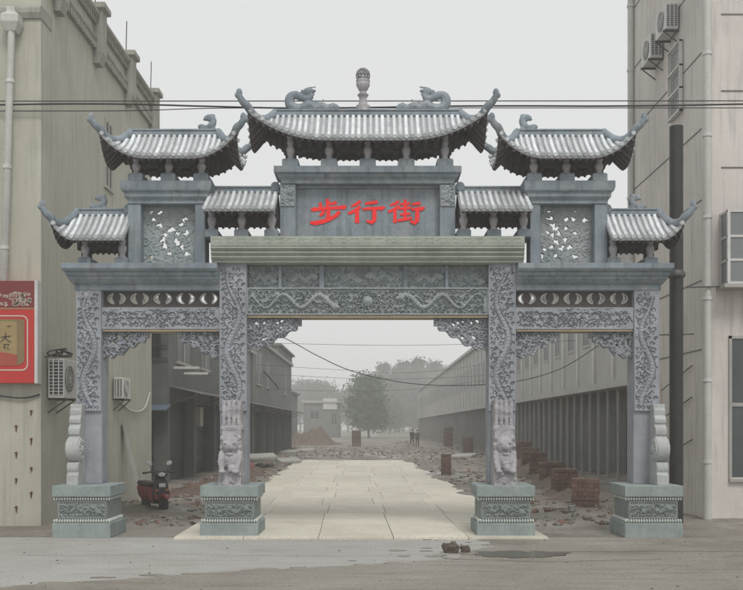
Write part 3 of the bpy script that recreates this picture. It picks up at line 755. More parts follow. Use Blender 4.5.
# mud carried over the right of the road
pts = []; NM = 700
for k in range(NM+1):
    y = 16.98-(16.98-3)*k/NM; t = k/NM
    x = 2.0-1.7*t+sum(.55/2**o*mnoise.noise(Vector((y*.9*2**o, 2+o, 0))) for o in range(6))
    if y < 14.5: x -= (14.5-y)*2.2
    pts.append((x, y))
b = B(); V = []
for (x, y) in pts: V += [(x, y, .010), (40, y, .010)]
b.add(V, [(2*k+2, 2*k+3, 2*k+1, 2*k) for k in range(NM)])
rgm = np.random.default_rng(23)
for _ in range(45):                                  # spatters along the edge
    k = rgm.integers(0, int(NM*.45)); x, y = pts[k]; x -= rgm.random()**2*1.6; s_ = rgm.uniform(.015, .11)
    b.add([(x+s_*1.7*math.cos(q)*(1+.4*mnoise.noise(Vector((math.cos(q)*2+x, math.sin(q)*2, y)))), y+s_*math.sin(q), .0102+.00001*_) for q in np.linspace(0, math.tau, 15)[:-1]], [tuple(range(14))])
tag(obj('mud_film', b, M['mudfilm'], None), 'thin brown mud spread over the road', 'mud', kind='structure')
def crack(pts, wd, nm, lab):
    P = spline2(pts); Lf, Rt = [], []
    for i, p in enumerate(P):
        t = (P[min(i+1, len(P)-1)]-P[max(i-1, 0)]).normalized(); n_ = Vector((-t.y, t.x)); w2 = wd*(.5+.7*abs(mnoise.noise(Vector((i*.6, wd*90, 0)))))
        Lf.append(p+n_*w2); Rt.append(p-n_*w2)
    V = []
    for q, r_ in zip(Lf, Rt): V += [(q.x, q.y, .0125), (r_.x, r_.y, .0125)]
    b = B().add(V, [(2*k, 2*k+1, 2*k+3, 2*k+2) for k in range(len(P)-1)])
    return obj(nm, b, M['crackm'], road)
def spline2(pts):
    out = []
    for (x0, y0), (x1, y1) in zip(pts[:-1], pts[1:]):
        for k in range(14):
            t = k/14; out.append(Vector((x0+(x1-x0)*t+.05*mnoise.noise(Vector((x0+t*6, y0*3, 1))), y0+(y1-y0)*t+.07*mnoise.noise(Vector((t*7, x0*2, 4))))))
    return out
M['crackm'] = mat('crack_dirt', (.09, .08, .068), (.065, .058, .05), 9, bump=.3)
for pts, wd in (([(3.0, 15.0), (4.6, 15.1), (7.2, 15.02), (10, 15.2)], .020), ([(-5.5, 14.6), (-3.0, 14.75), (-1, 14.5), (.7, 14.7)], .007), ([(1.2, 14.2), (2.6, 13.9), (4.5, 14.2)], .014)): crack(pts, wd, 'crack', '')
pb_ = B(); rgp = np.random.default_rng(17)
for _ in range(300):
    x = rgp.uniform(-8, 8.5); y = rgp.uniform(11.5, 17.0)
    if rgp.random() < .5 and x < 1.5: continue
    s_ = rgp.uniform(.004, .007)/(.3+rgp.random()); M4 = Matrix.Translation((x, y, .012)) @ Matrix.Rotation(rgp.uniform(0, 6.3), 4, 'Z')
    q_ = B().ball((0, 0, 0), (s_*rgp.uniform(1, 1.8), s_, s_*.6), 6, 4); q_.xf(M4); pb_.add(q_.v, q_.f)
tag(obj('road_grit', pb_, mat('grit', (.17, .155, .13), (.11, .10, .085), 9), None), 'scattered grit and pebbles on the road', 'grit', kind='stuff')
pts = [(2.3+.7*math.cos(a)*(1+.35*mnoise.noise(Vector((math.cos(a)*2, math.sin(a)*2, 3)))+.18*mnoise.noise(Vector((math.cos(a)*6, math.sin(a)*6, 5)))), 14.75+.42*math.sin(a)*(1+.35*mnoise.noise(Vector((math.cos(a)*2.5, math.sin(a)*2.5, 8)))+.22*mnoise.noise(Vector((math.cos(a)*7, math.sin(a)*7, 2)))), .016) for a in np.linspace(0, math.tau, 121)[:-1]]
tag(obj('puddle', B().add(pts, [tuple(range(120))]), mat('muddy_water', (.085, .074, .058), (.07, .06, .048), 3, rough=.18, bump=.1, speck=0), None), 'shallow muddy puddle on the road', 'puddle', kind='structure')
M['rock'] = mat('brown_rock', (.13, .10, .075), (.085, .068, .052), 14, bump=.8)
for (x, y, s_, lab) in ((1.25, 14.95, .11, 'larger brown rock lying on the road before the pavement'), (1.48, 15.0, .075, 'small brown rock on the road next to the larger one')):
    q_ = B().ball((0, 0, s_*.7), (s_*1.1, s_*.8, s_*.95), 10, 7)
    q_.v = [tuple(Vector(p)*(1+.5*mnoise.noise(Vector(p)*11+Vector((x*3, y, 0)))+.25*mnoise.noise(Vector(p)*26))) for p in q_.v]
    o = obj('rock', q_, M['rock'], None); o.location = (x, y, -.01); tag(o, lab, 'rock')
# paving slabs
pv = obj('pavement', B().add([(pav_l(16.72)+.02, 16.72, .012), (pav_r(16.72)-.02, 16.72, .012), (pav_r(56)-.02, 56, .012), (pav_l(56)+.02, 56, .012)], [(0, 1, 2, 3)]), M['bed'], None)
tag(pv, 'cream stone slab pavement leading through the archway', 'pavement', kind='structure')
nrow = 17; rows = [16.7+39.3*k/nrow for k in range(nrow+1)]
for j in range(nrow):
    ya, yb = rows[j]+.005, rows[j+1]-.005; off = .04*random.uniform(-1, 1)
    for i in range(5):
        def ex(y, k):
            a, c = pav_l(y), pav_r(y); q = k/5+(off if 0 < k < 5 else 0); return a+(c-a)*q
        g0 = .005; z = .05+random.uniform(-.004, .004)
        a0, a1, b0, b1 = ex(ya, i)+g0, ex(ya, i+1)-g0, ex(yb, i)+g0, ex(yb, i+1)-g0
        dz = [random.uniform(-.003, .003) for _ in range(4)]
        V = [(a0, ya, .0), (a1, ya, .0), (b1, yb, .0), (b0, yb, .0), (a0, ya, z+dz[0]), (a1, ya, z+dz[1]), (b1, yb, z+dz[2]), (b0, yb, z+dz[3])]
        obj('paving_slab', B().add(V, [(0, 1, 5, 4), (1, 2, 6, 5), (2, 3, 7, 6), (3, 0, 4, 7), (4, 5, 6, 7)]), M['slab'], pv, bevel=.006)

ds = B(); rgd = np.random.default_rng(31)
for k in range(150):                                  # soil trodden over the slab edges
    y = 19+rgd.random()*37; s_ = rgd.uniform(.05, .30)*(.5+y/50); sd = rgd.random() < .5
    x = (pav_l(y)+rgd.uniform(-.1, .05)+s_*.1) if sd else (pav_r(y)-rgd.uniform(-.1, .05)-s_*.1)
    if k > 118: y = 55.6+rgd.random()*.6; x = rgd.uniform(pav_l(55), pav_r(55)); s_ = rgd.uniform(.3, .8)
    n_ = 18; ring = []
    for q in np.linspace(0, math.tau, n_+1)[:-1]:
        r_ = s_*(1+.5*mnoise.noise(Vector((math.cos(q)*1.6+k, math.sin(q)*1.6, k*.7)))); ring.append((x+r_*.8*math.cos(q), y+r_*1.9*math.sin(q), .052+.00002*k))
    ds.add(ring+[(x, y, .066+s_*.05)], [(i, (i+1) % n_, n_) for i in range(n_)])
tag(obj('soil_spill', ds, M['mud'], None, smooth=80), 'brown soil trodden over the edges of the cream pavement', 'soil', kind='stuff')
# ------------------------------------------------------------------ earth heaps and rubble
HP = []
def heap(name, line, label, mt, seed, n=40, wd=1.2):
    """ridge-shaped heap along a line of (x, y, crest height)"""
    P = np.array(line, float); b = B(); V = []; m = 34; n *= 4
    for k in range(n+1):
        t = k/n*(len(P)-1); i = min(int(t), len(P)-2); f = t-i; p = P[i]*(1-f)+P[i+1]*f; d = P[i+1]-P[i]; nn = np.array([d[1], -d[0]])/math.hypot(d[0], d[1])
        for j in range(m+1):
            u = -1+2*j/m; x = p[0]+nn[0]*u*wd*1.5; y = p[1]+nn[1]*u*wd*1.5
            h = p[2]*math.exp(-(u*2.0)**2)*min(1, 3*k/n+.05, 3*(n-k)/n+.05)
            z = h*(1+.6*mnoise.noise(Vector((x*.5, y*.4, seed))))+(.25*h+.05)*mnoise.noise(Vector((x*3.1, y*2.3, seed+5)))+.09*mnoise.noise(Vector((x*4.3, y*4.1, seed+9)))*min(1, h*3+.2)+.06*mnoise.noise(Vector((x*9, y*9, seed+2)))*min(1, h*4+.2)-.10
            V.append((x, y, z)); HP.append((x, y, z))
    b.add(V, [(k*(m+1)+j, k*(m+1)+j+1, (k+1)*(m+1)+j+1, (k+1)*(m+1)+j) for k in range(n) for j in range(m)])
    o = obj(name, b, mt, None, smooth=80); tag(o, label, 'heap', kind='structure'); return o
heap('dirt_mound', [(5.0, 20.5, .20), (5.9, 28, .30), (6.6, 36, .42), (7.1, 46, .5), (7.3, 54, .4)], 'long reddish brown dirt mound along the white two storey building', M['dirt'], 1, 60, 1.0)
heap('brick_heap', [(-9.5, 96, 1.3), (-6.5, 97, 1.7), (-3.2, 99, 1.2)], 'low reddish heap of broken brick before the pale low house', M['dirt'], 2, 40, 2.0)
heap('spoil_heap', [(-6.2, 24.5, .25), (-5.0, 30, .45), (-5.3, 38, .5), (-5.6, 48, .35)], 'dark brown spoil heap before the shuttered shops', mat('dark_spoil', (.13, .095, .07), (.085, .066, .052), 1.5, bump=.9, bscale=11, patch=(.2, .09, .065), patch_amt=.6), 3, 60, .9)
heap('earth_bank', [(3.6, 60, .3), (2.6, 72, .45), (2.9, 90, .55), (1.5, 118, .4)], 'grey brown earth bank at the end of the pavement', M['mud'], 4, 40, 1.4)
# loose bricks and lumps too small and many to count
rb = B(); rgr = np.random.default_rng(3)
def lump(b, x, y, z, s, rg):
    M4 = Matrix.Translation((x, y, z)) @ Matrix.Rotation(rg.uniform(0, 6.3), 4, 'Z') @ Matrix.Rotation(rg.normal()*.35, 4, 'X') @ Matrix.Rotation(rg.normal()*.3, 4, 'Y')
    a, c, d = s*rg.uniform(.7, 1.3), s*rg.uniform(.4, .7), s*rg.uniform(.25, .5)
    q = B().loft([(-a*rg.uniform(.7, 1), a*rg.uniform(.7, 1), -c, c, -d), (-a, a*.9, -c*rg.uniform(.6, 1), c, d)]); q.xf(M4); b.add(q.v, q.f)
rs_ = B()
for _ in range(1900):
    y = 19+rgr.random()**1.6*70
    if rgr.random() < .5: x = rgr.uniform(-6.3, pav_l(min(y, 56))-.15)
    else: x = rgr.uniform(pav_r(min(y, 56))+.1, 8.2)
    if y > 57: x = rgr.uniform(-7, 8)
    if (x > 6.3 and y < 30) or (abs(x+5) < .8 and abs(y-21.4) < 1.3): continue
    lump(rb if rgr.random() < .35 else rs_, x, y, gh(x, y)+.01, rgr.uniform(.025, .085)*(1+y/110), rgr)
for _ in range(900):
    x, y, z = HP[rgr.integers(0, len(HP))]
    if z > .02 and y < 90: lump(rb if rgr.random() < .4 else rs_, x, y, z+.01, rgr.uniform(.02, .075)*(1+y/110), rgr)
tag(obj('brick_rubble', rb, M['brick'], None), 'scattered broken red brick along the muddy street', 'rubble', kind='stuff')
tag(obj('stone_rubble', rs_, mat('grey_rubble', (.26, .245, .22), (.17, .16, .14), 5, bump=.5), None), 'scattered grey stones and clods along the muddy street', 'rubble', kind='stuff')
M['conc'] = mat('pale_concrete', (.42, .41, .38), (.33, .325, .30), 2, bump=.3, streak=(.22, .21, .19), streak_amt=.4)
SL = [((-5.2, 45), 1.3, .2, 'cracked pale concrete slab lying flat on the spoil heap'), ((-6.0, 70), 1.3, -.1, 'pale concrete slab lying flat outside the far shop doors'), ((-5.0, 72), 1.2, .15, 'pale concrete slab lying flat nearest the brick heap'),
      ((-4.55, 52), 1.2, .25, 'pale concrete slab lying flat beside the pavement edge'), ((5.6, 58), 1.4, -.3, 'pale concrete slab lying flat in mud before the white building')]
for (x, y), s, a, lab in SL:
    o = obj('concrete_slab', B().loft([(-s/2, s/2, -s*.8, s*.75, 0), (-s/2*.96, s/2, -s*.8, s*.8, .13)]), M['conc'], None, bevel=.02)
    o.location = (x, y, max(.02, gh(x, y))+(.42 if y == 45 else .03)); o.rotation_euler = (R(3), R(-2), a); tag(o, lab, 'slab')
# stacks of brick: each course of bricks turned against the last
bme = B().box(-.12, .12, -.057, .057, 0, .055).mesh('brick')
def brick_stack(x, y, w_, h, label):
    e = empty('brick_stack', (x, y, gh(x, y)-.02)); tag(e, label, 'brick stack'); k = 0; z = 0
    n = 1 if w_ < .6 else 2; m_ = 3 if w_ < .6 else 5; lx_, ly_ = w_/n, w_/m_; hb_ = .055 if w_ < .6 else .10
    while z < h:
        tw = random.uniform(-.05, .05); sx_ = random.uniform(-.012, .012)*w_/.4
        for i in range(n):
            for j in range(m_):
                u, v = -w_/2+(i+.5)*lx_+sx_, -w_/2+(j+.5)*ly_
                if k % 2: u, v = -v, u
                o = link('brick', bme, M['brick'], e, (u, v, z)); o.scale = (lx_/.24*.97, ly_/.114*.95, hb_/.055)
                o.rotation_euler = (0, 0, (math.pi/2 if k % 2 else 0)+tw*.4+random.uniform(-.03, .03))
        z += hb_*1.06; k += 1
brick_stack(3.05, 38.8, .40, .82, 'narrow leaning red brick stack on the mud beside the pavement')
brick_stack(7.1, 88, .85, 1.75, 'tall reddish brick stack far along the white building')
brick_stack(7.3, 72, .78, 1.15, 'squat red brick stack by the white building posts')
for i in range(6):
    y = 23.5+i*4.3+random.uniform(-.4, .4); brick_stack(5.35+i*.36, y, .68, .62+.10*i+random.uniform(-.05, .08), 'brown brick stack in the row on the dirt mound')
    e_ = [o for o in COL.objects if o.name.startswith('brick_stack') and o.type == 'EMPTY'][-1]; e_.rotation_euler.z = random.uniform(-.25, .25); e_['group'] = 'brick stacks in a row on the dirt mound'; e_.location.z -= .03
brick_stack(-1.4, 88, .85, 1.4, 'reddish brick stack in the middle of the hazy street')

# ------------------------------------------------------------------ beige building on the left
M['beige'] = mat('beige_render', (.475, .465, .39), (.40, .39, .325), .6, bump=.15, bscale=30, speck=.05, streak=(.26, .25, .205), streak_amt=.65, patch=(.35, .34, .285), patch_amt=.6, patch_scale=.5)
M['beigetrim'] = mat('weathered_parapet', (.37, .36, .31), (.27, .265, .23), 2, bump=.3, streak=(.16, .155, .135), streak_amt=.7)
M['pvc'] = mat('grey_white_pipe', (.55, .55, .52), (.46, .46, .43), 2, rough=.5, bump=.05, streak=(.35, .34, .31), streak_amt=.5)
M['dark'] = mat('dark_opening', (.035, .037, .038), (.022, .023, .025), 2, rough=.35, bump=0)
M['glass'] = mat('dim_window_glass', (.075, .085, .09), (.05, .058, .062), 1.5, rough=.12, bump=0, speck=0)
M['white'] = mat('aged_white_metal', (.62, .62, .60), (.52, .52, .50), 3, rough=.5, bump=.05, streak=(.36, .31, .26), streak_amt=.4)
M['rust'] = mat('rusty_iron', (.20, .085, .045), (.12, .055, .035), 14, bump=.5)
M['black'] = mat('black_rubber', (.03, .03, .032), (.02, .02, .021), 8, rough=.6)
M['iron'] = mat('dark_grey_iron', (.07, .07, .07), (.045, .045, .045), 5, rough=.5, bump=.15)
LB = empty('beige_building', (-9, 19.0, 0)); tag(LB, 'beige rendered building with stepped parapet posts and slit window', 'building')
def wp(name, b, m, parent=None, **k):                # part given in world coordinates
    o = obj(name, b, m, parent, **k)
    root = parent
    while root.parent: root = root.parent
    if parent is root: o.location = -root.location if not root.rotation_euler.z else o.location
    return o
WX, BY = -6.61, 19.0; BE = 28.55
wl = wp('wall', B().box(-19, WX, BY, BE, -.2, 11.17), M['beige'], LB)
wp('string_course', B().loft([(-19, WX+.02, BY-.04, BY+.6, 10.14), (-19, WX+.02, BY-.09, BY+.6, 10.24), (-19, WX+.02, BY-.09, BY+.6, 10.33), (-19, WX+.02, BY-.04, BY+.6, 10.40)]), M['beigetrim'], LB)
wp('roof_slab', B().box(-18.9, WX-.4, BY+.4, BE-.3, 11.171, 11.3), M['conc'], LB)
wp('parapet', B().box(WX-.3, WX+.02, BY+.06, BE-.04, 11.172, 11.72), M['beige'], LB)
wp('parapet', B().box(-19, WX-.31, BY-.02, BY+.3, 11.172, 11.72), M['beige'], LB)
for z, w_ in ((11.68, .17), (11.10, .11)):
    wp('coping', B().loft([(WX-.34, WX+w_*.6, BY-.05, BE+.06, z), (WX-.34, WX+w_, BY-.05, BE+.12, z+.06), (WX-.34, WX+w_, BY-.05, BE+.12, z+.13)]), M['beigetrim'], LB)
for z, h in ((11.53, .14), (10.94, .15)):
    b = B()
    for k in range(52): y = BY+.15+k*.18; b.box(WX-.01, WX+.10, y, y+.105, z, z+h)
    tag(wp('dentil_course', b, M['beigetrim'], LB), kind='stuff')
for y in (19.87, 22.72, 25.58, 28.43):
    p = wp('parapet_post', B().loft([(WX-.24, WX+.15, y-.16, y+.16, 10.62), (WX-.24, WX+.23, y-.19, y+.19, 10.87), (WX-.24, WX+.23, y-.19, y+.19, 11.85), (WX-.29, WX+.31, y-.28, y+.28, 11.90), (WX-.29, WX+.31, y-.28, y+.28, 12.02)]), M['beigetrim'], LB)
    wp('lightning_rod', B().tube([(WX, y, 12.0), (WX+.02, y, 12.9)], .014, 6), M['iron'], p)
win = wp('slit_window', B().box(WX-.12, WX+.006, 23.57, 24.11, 8.0, 9.6), M['dark'], LB)
wp('frame', B().box(WX-.02, WX+.03, 23.50, 23.57, 7.98, 9.64).box(WX-.02, WX+.03, 24.11, 24.18, 7.98, 9.64).box(WX-.02, WX+.03, 23.82, 23.86, 7.98, 9.64).box(WX-.02, WX+.05, 23.45, 24.23, 7.9, 7.98), M['conc'], win)
dp = wp('downpipe', B().tube([(-7.13, BY-.17, 9.96), (-7.29, BY-.17, 4.8), (-7.29, BY+.07, 4.55)], .07, 12), M['pvc'], LB, smooth=50)
wp('hopper_head', B().loft([(-7.23, -7.03, BY-.24, BY-.01, 9.80), (-7.31, -6.95, BY-.32, BY-.01, 9.97), (-7.31, -6.95, BY-.32, BY-.01, 10.12), (-7.22, -7.05, BY-.24, BY-.01, 10.19), (-7.22, -7.05, BY-.24, BY-.01, 10.3)]), M['pvc'], dp, bevel=.018)
for z in (8.8, 7.1, 5.5): x = -7.13-.16*(9.96-z)/5.16; wp('pipe_collar', B().tube([(x, BY-.17, z), (x, BY-.17, z+.07)], .085, 12), M['white'], dp)
for k in range(8):                                    # rusted stubs on the bare lower wall
    x, z = (-7.10 if k % 2 else -6.80), 2.27-.27*k+.04*random.uniform(-1, 1); t = random.uniform(.6, 1.3); e = random.uniform(-.012, .012)
    wp('rusty_stub', B().tube([(x, BY+.02, z), (x, BY-.07, z-.01)], [.024, .018], 6).add([(x-.02, BY-.004, z), (x+.02, BY-.004, z), (x+.008+e, BY-.004, z-.12*t), (x-.008+e, BY-.004, z-.10*t)], [(0, 3, 2, 1)]), M['rust'], LB)

# red advertising board on that wall
M['sred'] = mat('poster_red', (.50, .028, .024), (.46, .024, .02), 2, rough=.45, bump=0, speck=.03)
M['smar'] = mat('poster_maroon', (.20, .028, .024), (.16, .022, .02), 2, rough=.45, bump=0, speck=.03)
M['gold'] = mat('poster_gold', (.36, .27, .12), (.28, .20, .085), 3, rough=.45, bump=0)
M['gold2'] = mat('poster_gold_side', (.24, .17, .08), (.20, .14, .065), 3, rough=.45, bump=0)
M['cream'] = mat('poster_cream', (.60, .52, .44), (.54, .46, .38), 3, rough=.5, bump=0)
M['ink'] = mat('poster_ink', (.03, .03, .025), (.025, .025, .02), 3, rough=.5, bump=0)
SX0, SX1, SZ0, SZ1 = -8.748, -6.622, 2.851, 4.867; SY = 18.76
SB = empty('advertising_board', (-7.655, 18.9, SZ0)); tag(SB, 'red advertising board with printed blossoms and a gold packet on the beige wall', 'sign board')
wp('panel', B().box(SX0, SX1-.03, SY, 18.97, SZ0, SZ1), M['sred'], SB)
wp('edge_trim', B().box(SX1-.03, SX1+.03, SY-.01, 18.97, SZ0-.01, SZ1+.01), M['white'], SB)
wp('header_band', B().box(SX0, SX1-.031, SY-.004, SY+.002, 4.333, SZ1-.002), M['smar'], SB)
wp('header_line', B().box(SX0, SX1-.031, SY-.006, SY+.002, 4.309, 4.330), M['gold'], SB)
b = B(); rq = np.random.default_rng(9)
def flat(b, pts, y): b.add([(p[0], y, p[1]) for p in pts], [tuple(range(len(pts)))])
for _ in range(58):
    x = -6.743-abs(rq.normal())*.28; z = 4.394+rq.random()**1.5*.24; s = rq.uniform(.013, .026)
    for k in range(5):
        a = k*1.2566+rq.uniform(0, 1); cx, cz = x+s*math.cos(a), z+s*math.sin(a); flat(b, [(cx+s*.62*math.cos(t), cz+s*.62*math.sin(t)) for t in np.linspace(0, 5.2, 6)], SY-.007)
tag(wp('blossom_print', b, M['cream'], SB), kind='stuff')
b = B()
def rrect(x0, x1, z0, z1, r):
    P = []
    for (cx, cz, a0) in ((x1-r, z1-r, 0), (x0+r, z1-r, 90), (x0+r, z0+r, 180), (x1-r, z0+r, 270)):
        for k in range(6): a = R(a0+k*18); P.append((cx+r*math.cos(a), cz+r*math.sin(a)))
    return P
o_, i_ = rrect(-8.444, -6.780, 3.093, 4.187, .12), rrect(-8.420, -6.804, 3.118, 4.163, .10); n = len(o_)
b.add([(p[0], SY-.006, p[1]) for p in o_+i_], [(k, (k+1) % n, n+(k+1) % n, n+k) for k in range(n)])
wp('border_line', b, M['cream'], SB)
pk = B(); flat(pk, [(-7.898, 3.191), (-6.998, 3.191), (-6.998, 4.066), (-7.898, 4.066)], SY-.008)
pp = wp('packet_print', pk, M['gold'], SB)
b = B(); flat(b, [(-6.996, 3.191), (-6.853, 3.264), (-6.853, 4.102), (-6.996, 4.066)], SY-.008); wp('packet_side', b, M['gold2'], pp)
b = B(); flat(b, [(-7.898, 4.068), (-6.996, 4.068), (-6.853, 4.106), (-7.655, 4.108)], SY-.008); wp('packet_lid', b, mat('poster_olive', (.22, .20, .09), None, 3, bump=0), pp)
b = B(); flat(b, [(-7.898, 3.191), (-6.998, 3.191), (-6.998, 3.409), (-7.290, 3.458), (-7.898, 3.434)], SY-.010); wp('packet_foot', b, mat('poster_brick', (.42, .09, .06), None, 3, bump=0), pp)
b = B()
def ink(pts, ws):
    Lf, Rt = stroke_poly(pts, ws)
    for i in range(len(Lf)-1): flat(b, [tuple(Lf[i]), tuple(Lf[i+1]), tuple(Rt[i+1]), tuple(Rt[i])], SY-.012)
b = B()
ink([(-7.314, 3.750), (-7.120, 3.774)], [.02, .025]); ink([(-7.217, 3.847), (-7.229, 3.737), (-7.326, 3.652)], [.02, .022, .01]); ink([(-7.223, 3.737), (-7.169, 3.677), (-7.108, 3.652)], [.015, .022, .012])
wp('ink_character', b, M['ink'], pp)
b = B()
ink([(-7.266, 3.604), (-7.144, 3.616)], [.014, .016]); ink([(-7.241, 3.616), (-7.241, 3.507)], [.014, .014]); ink([(-7.278, 3.555), (-7.205, 3.555)], [.012, .012]); ink([(-7.169, 3.616), (-7.181, 3.507), (-7.120, 3.507)], [.013, .013, .012])
wp('ink_character', b, M['ink'], pp)
b = B()
ink([(-7.193, 3.968), (-7.120, 3.968)], [.02, .02])
wp('ink_character', b, M['ink'], pp)

# ------------------------------------------------------------------ air conditioners
def air_con(px, py, pz, dep, ln, h, label, face=1, fan=True):
    """outdoor unit on a wall facing +x (face=1) or -x; origin at wall, near lower corner"""
    e = empty('air_conditioner', (px, py, pz)); tag(e, label, 'air conditioner', 'air conditioners on the outer walls'); f = face
    xa, xb = (0.04, dep) if f > 0 else (-dep, -.04)
    obj('casing', B().box(xa, xb, 0, ln, 0, h), M['white'], e, bevel=.015)
    b = B().box(xa+.03, xb-.03, -.006, .004, .05, h-.04)
    obj('coil_recess', b, M['dark'], e)
    n = 11
    for k in range(n): z = .06+(h-.13)*k/(n-1); obj('louvre', B().box(xa+.03, xb-.03, -.014, -.002, z, z+.014), M['white'], e)
    for q in (.33, .66): x = xa+(xb-xa)*q; obj('louvre_rib', B().box(x-.01, x+.01, -.018, -.004, .04, h-.03), M['white'], e)
    fx = xb if f > 0 else xa; r = min(h, ln)*.38; c = (fx, ln*.45, h*.5)
    obj('fan_ring', B().tube([(fx-.01*f, c[1], c[2]), (fx+.012*f, c[1], c[2])], r, 24), M['dark'], e)
    b = B()
    for q in (.3, .55, .8, 1.0):
        pts = [(fx+.02*f, c[1]+r*q*math.cos(a), c[2]+r*q*math.sin(a)) for a in np.linspace(0, math.tau, 25)]; b.tube(pts, .006, 4)
    for a in np.linspace(0, math.tau, 13)[:-1]: b.tube([(fx+.02*f, c[1], c[2]), (fx+.02*f, c[1]+r*math.cos(a), c[2]+r*math.sin(a))], .005, 4)
    obj('fan_grille', b, M['white'], e)
    for y in (.08, ln-.1): obj('bracket', B().box(min(0, dep*f*1.1), max(0, dep*f*1.1), y, y+.035, -.04, -.001).tube([(dep*f, y+.017, -.04), (0, y+.017, -.3)], .015, 6), M['iron'], e)
air_con(WX, 19.30, 2.57, .37, .72, .80, 'air conditioner with tangled cable on the beige wall beside the red board')
air_con(WX, 24.2, 2.70, .28, .75, .54, 'smaller air conditioner on the beige wall seen through the side bay')
M['cable'] = mat('black_cable', (.035, .035, .036), (.025, .025, .026), 8, rough=.6, bump=0)
M['cablew'] = mat('pale_cable', (.5, .5, .47), (.4, .4, .38), 8, rough=.6, bump=0)
def spline(P, sub=8):
    P = [Vector(p) for p in P]; out = []
    for i in range(len(P)-1):
        p0, p1, p2, p3 = P[max(i-1, 0)], P[i], P[i+1], P[min(i+2, len(P)-1)]
        for k in range(sub): t = k/sub; out.append(.5*((2*p1)+(-p0+p2)*t+(2*p0-5*p1+4*p2-p3)*t*t+(-p0+3*p1-3*p2+p3)*t**3))
    out.append(P[-1]); return out
def wire(name, P, r, label, m='cable', cat='cable', group=None, sub=8):
    return tag(obj(name, B().tube(spline(P, sub), r, 6), M[m], None, smooth=60), label, cat, group)
tang = [(WX+.05, 19.1, 3.38)]+[(WX+.12+random.uniform(-.06, .26), 19.3+random.uniform(-.1, .6), 3.40+random.uniform(0, .2)) for _ in range(16)]+[(WX+.03, 20.2, 3.6)]
wire('cable_coil', tang, .016, 'black tangled cable coil lying on the air conditioner')
wire('wall_cable', [(WX-.01, 18.96, 2.63), (-6.93, 18.94, 2.56), (-7.4, 18.94, 2.6), (-8.3, 18.94, 2.75)], .017, 'black cable sagging along the beige wall below the red board')
wire('drain_hose', [(WX+.03, 24.7, 2.67), (WX+.05, 25.7, 2.44), (WX+.05, 26.7, 2.41), (WX+.05, 27.5, 2.55), (WX+.03, 28.2, 3.0)], .026, 'white hose looping along the beige wall from the smaller air conditioner', 'cablew', 'hose')
# ------------------------------------------------------------------ pinkish building on the right
M['pink'] = mat('pinkish_render', (.64, .60, .565), (.56, .52, .49), .6, bump=.15, bscale=30, speck=.05, streak=(.27, .255, .24), streak_amt=.55, patch=(.37, .345, .325), patch_amt=.4, patch_scale=.4)
PX = 7.18; PY0, PY1 = 20.46, 26.1
PB = empty('pink_building', (12, 20.46, 0)); tag(PB, 'tall pinkish rendered building with scored joints, downpipes and caged window', 'building')
wp('wall', B().box(PX, 20, PY0, PY1, -.2, 17), M['pink'], PB)
wp('roof_slab', B().box(PX-.2, 20.2, PY0-.2, PY1+.2, 17.001, 17.25), M['conc'], PB)
M['joint'] = mat('dark_joint', (.20, .19, .18), (.14, .135, .13), 6, bump=.2)
for z in (3.65, 5.15, 6.9, 8.45, 10.1, 11.75, 13.4):
    wp('score_joint', B().box(PX-.012, PX+.01, PY0+.2, PY1-.05, z, z+.028), M['joint'], PB)
    if z > 7: wp('score_joint', B().box(PX+.35, 12, PY0-.012, PY0+.01, z-.9, z-.87), M['joint'], PB)
for (x, y, r, nm) in ((PX+.02, PY0-.09, .085, 'a'), (PX-.08, PY1-.1, .09, 'b')):
    d = wp('downpipe', B().tube([(x, y, 0.0), (x, y, 16.9)], r, 14), M['pvc'], PB, smooth=50); b = B()
    for z in np.arange(1.2, 17, 1.75): wp('pipe_collar', B().tube([(x, y, z), (x, y, z+.07)], r*1.2, 14), M['white'], d)
# narrow grilled window in the side wall
gw = wp('side_window', B().box(PX-.01, PX+.1, 21.9, 22.7, 9.3, 10.85), M['glass'], PB)
b = B().box(PX-.10, PX-.02, 21.86, 21.90, 9.26, 10.9).box(PX-.10, PX-.02, 22.7, 22.74, 9.26, 10.9)
for z in (9.26, 9.78, 10.3, 10.86): b.box(PX-.11, PX-.02, 21.86, 22.74, z, z+.04)
for y in np.arange(22.0, 22.7, .12): b.tube([(PX-.09, y, 9.28), (PX-.09, y, 10.88)], .009, 5)
wp('grille', b, M['white'], gw)
air_con(PX, 22.1, 11.25, .34, .8, .60, 'air conditioner high on the pinkish wall just above the grilled slit', -1)
air_con(PX, 23.3, 11.05, .34, .8, .60, 'air conditioner high on the pinkish wall farther from the downpipe corner', -1)
# caged bay window on the front
cw = wp('front_window', B().box(7.65, 9.2, PY0-.008, PY0+.1, 5.15, 6.5), M['glass'], PB)
b = B()
for x in (7.52, 8.05, 8.6, 9.2): b.box(x-.03, x+.03, PY0-.48, PY0-.42, 5.02, 6.56)
for z in (5.02, 5.5, 6.0, 6.53): b.box(7.49, 9.23, PY0-.475, PY0-.425, z-.025, z+.025)
for z in (5.02, 5.5, 6.0, 6.53): b.box(7.495, 7.545, PY0-.43, PY0, z-.025, z+.025)
for x in (7.52,): b.box(x-.03, x+.03, PY0-.06, PY0, 5.0, 6.56)
wp('window_cage', b, M['white'], cw)
wp('cage_glass', B().box(7.53, 9.2, PY0-.455, PY0-.445, 5.05, 6.5).box(7.515, 7.525, PY0-.42, PY0-.06, 5.05, 6.5), mat('cage_glass', (.20, .22, .22), (.15, .165, .165), 1.5, rough=.15, bump=0, speck=0), cw)
wp('sill', B().box(7.42, 9.3, PY0-.5, PY0, 4.92, 4.99), M['conc'], cw)
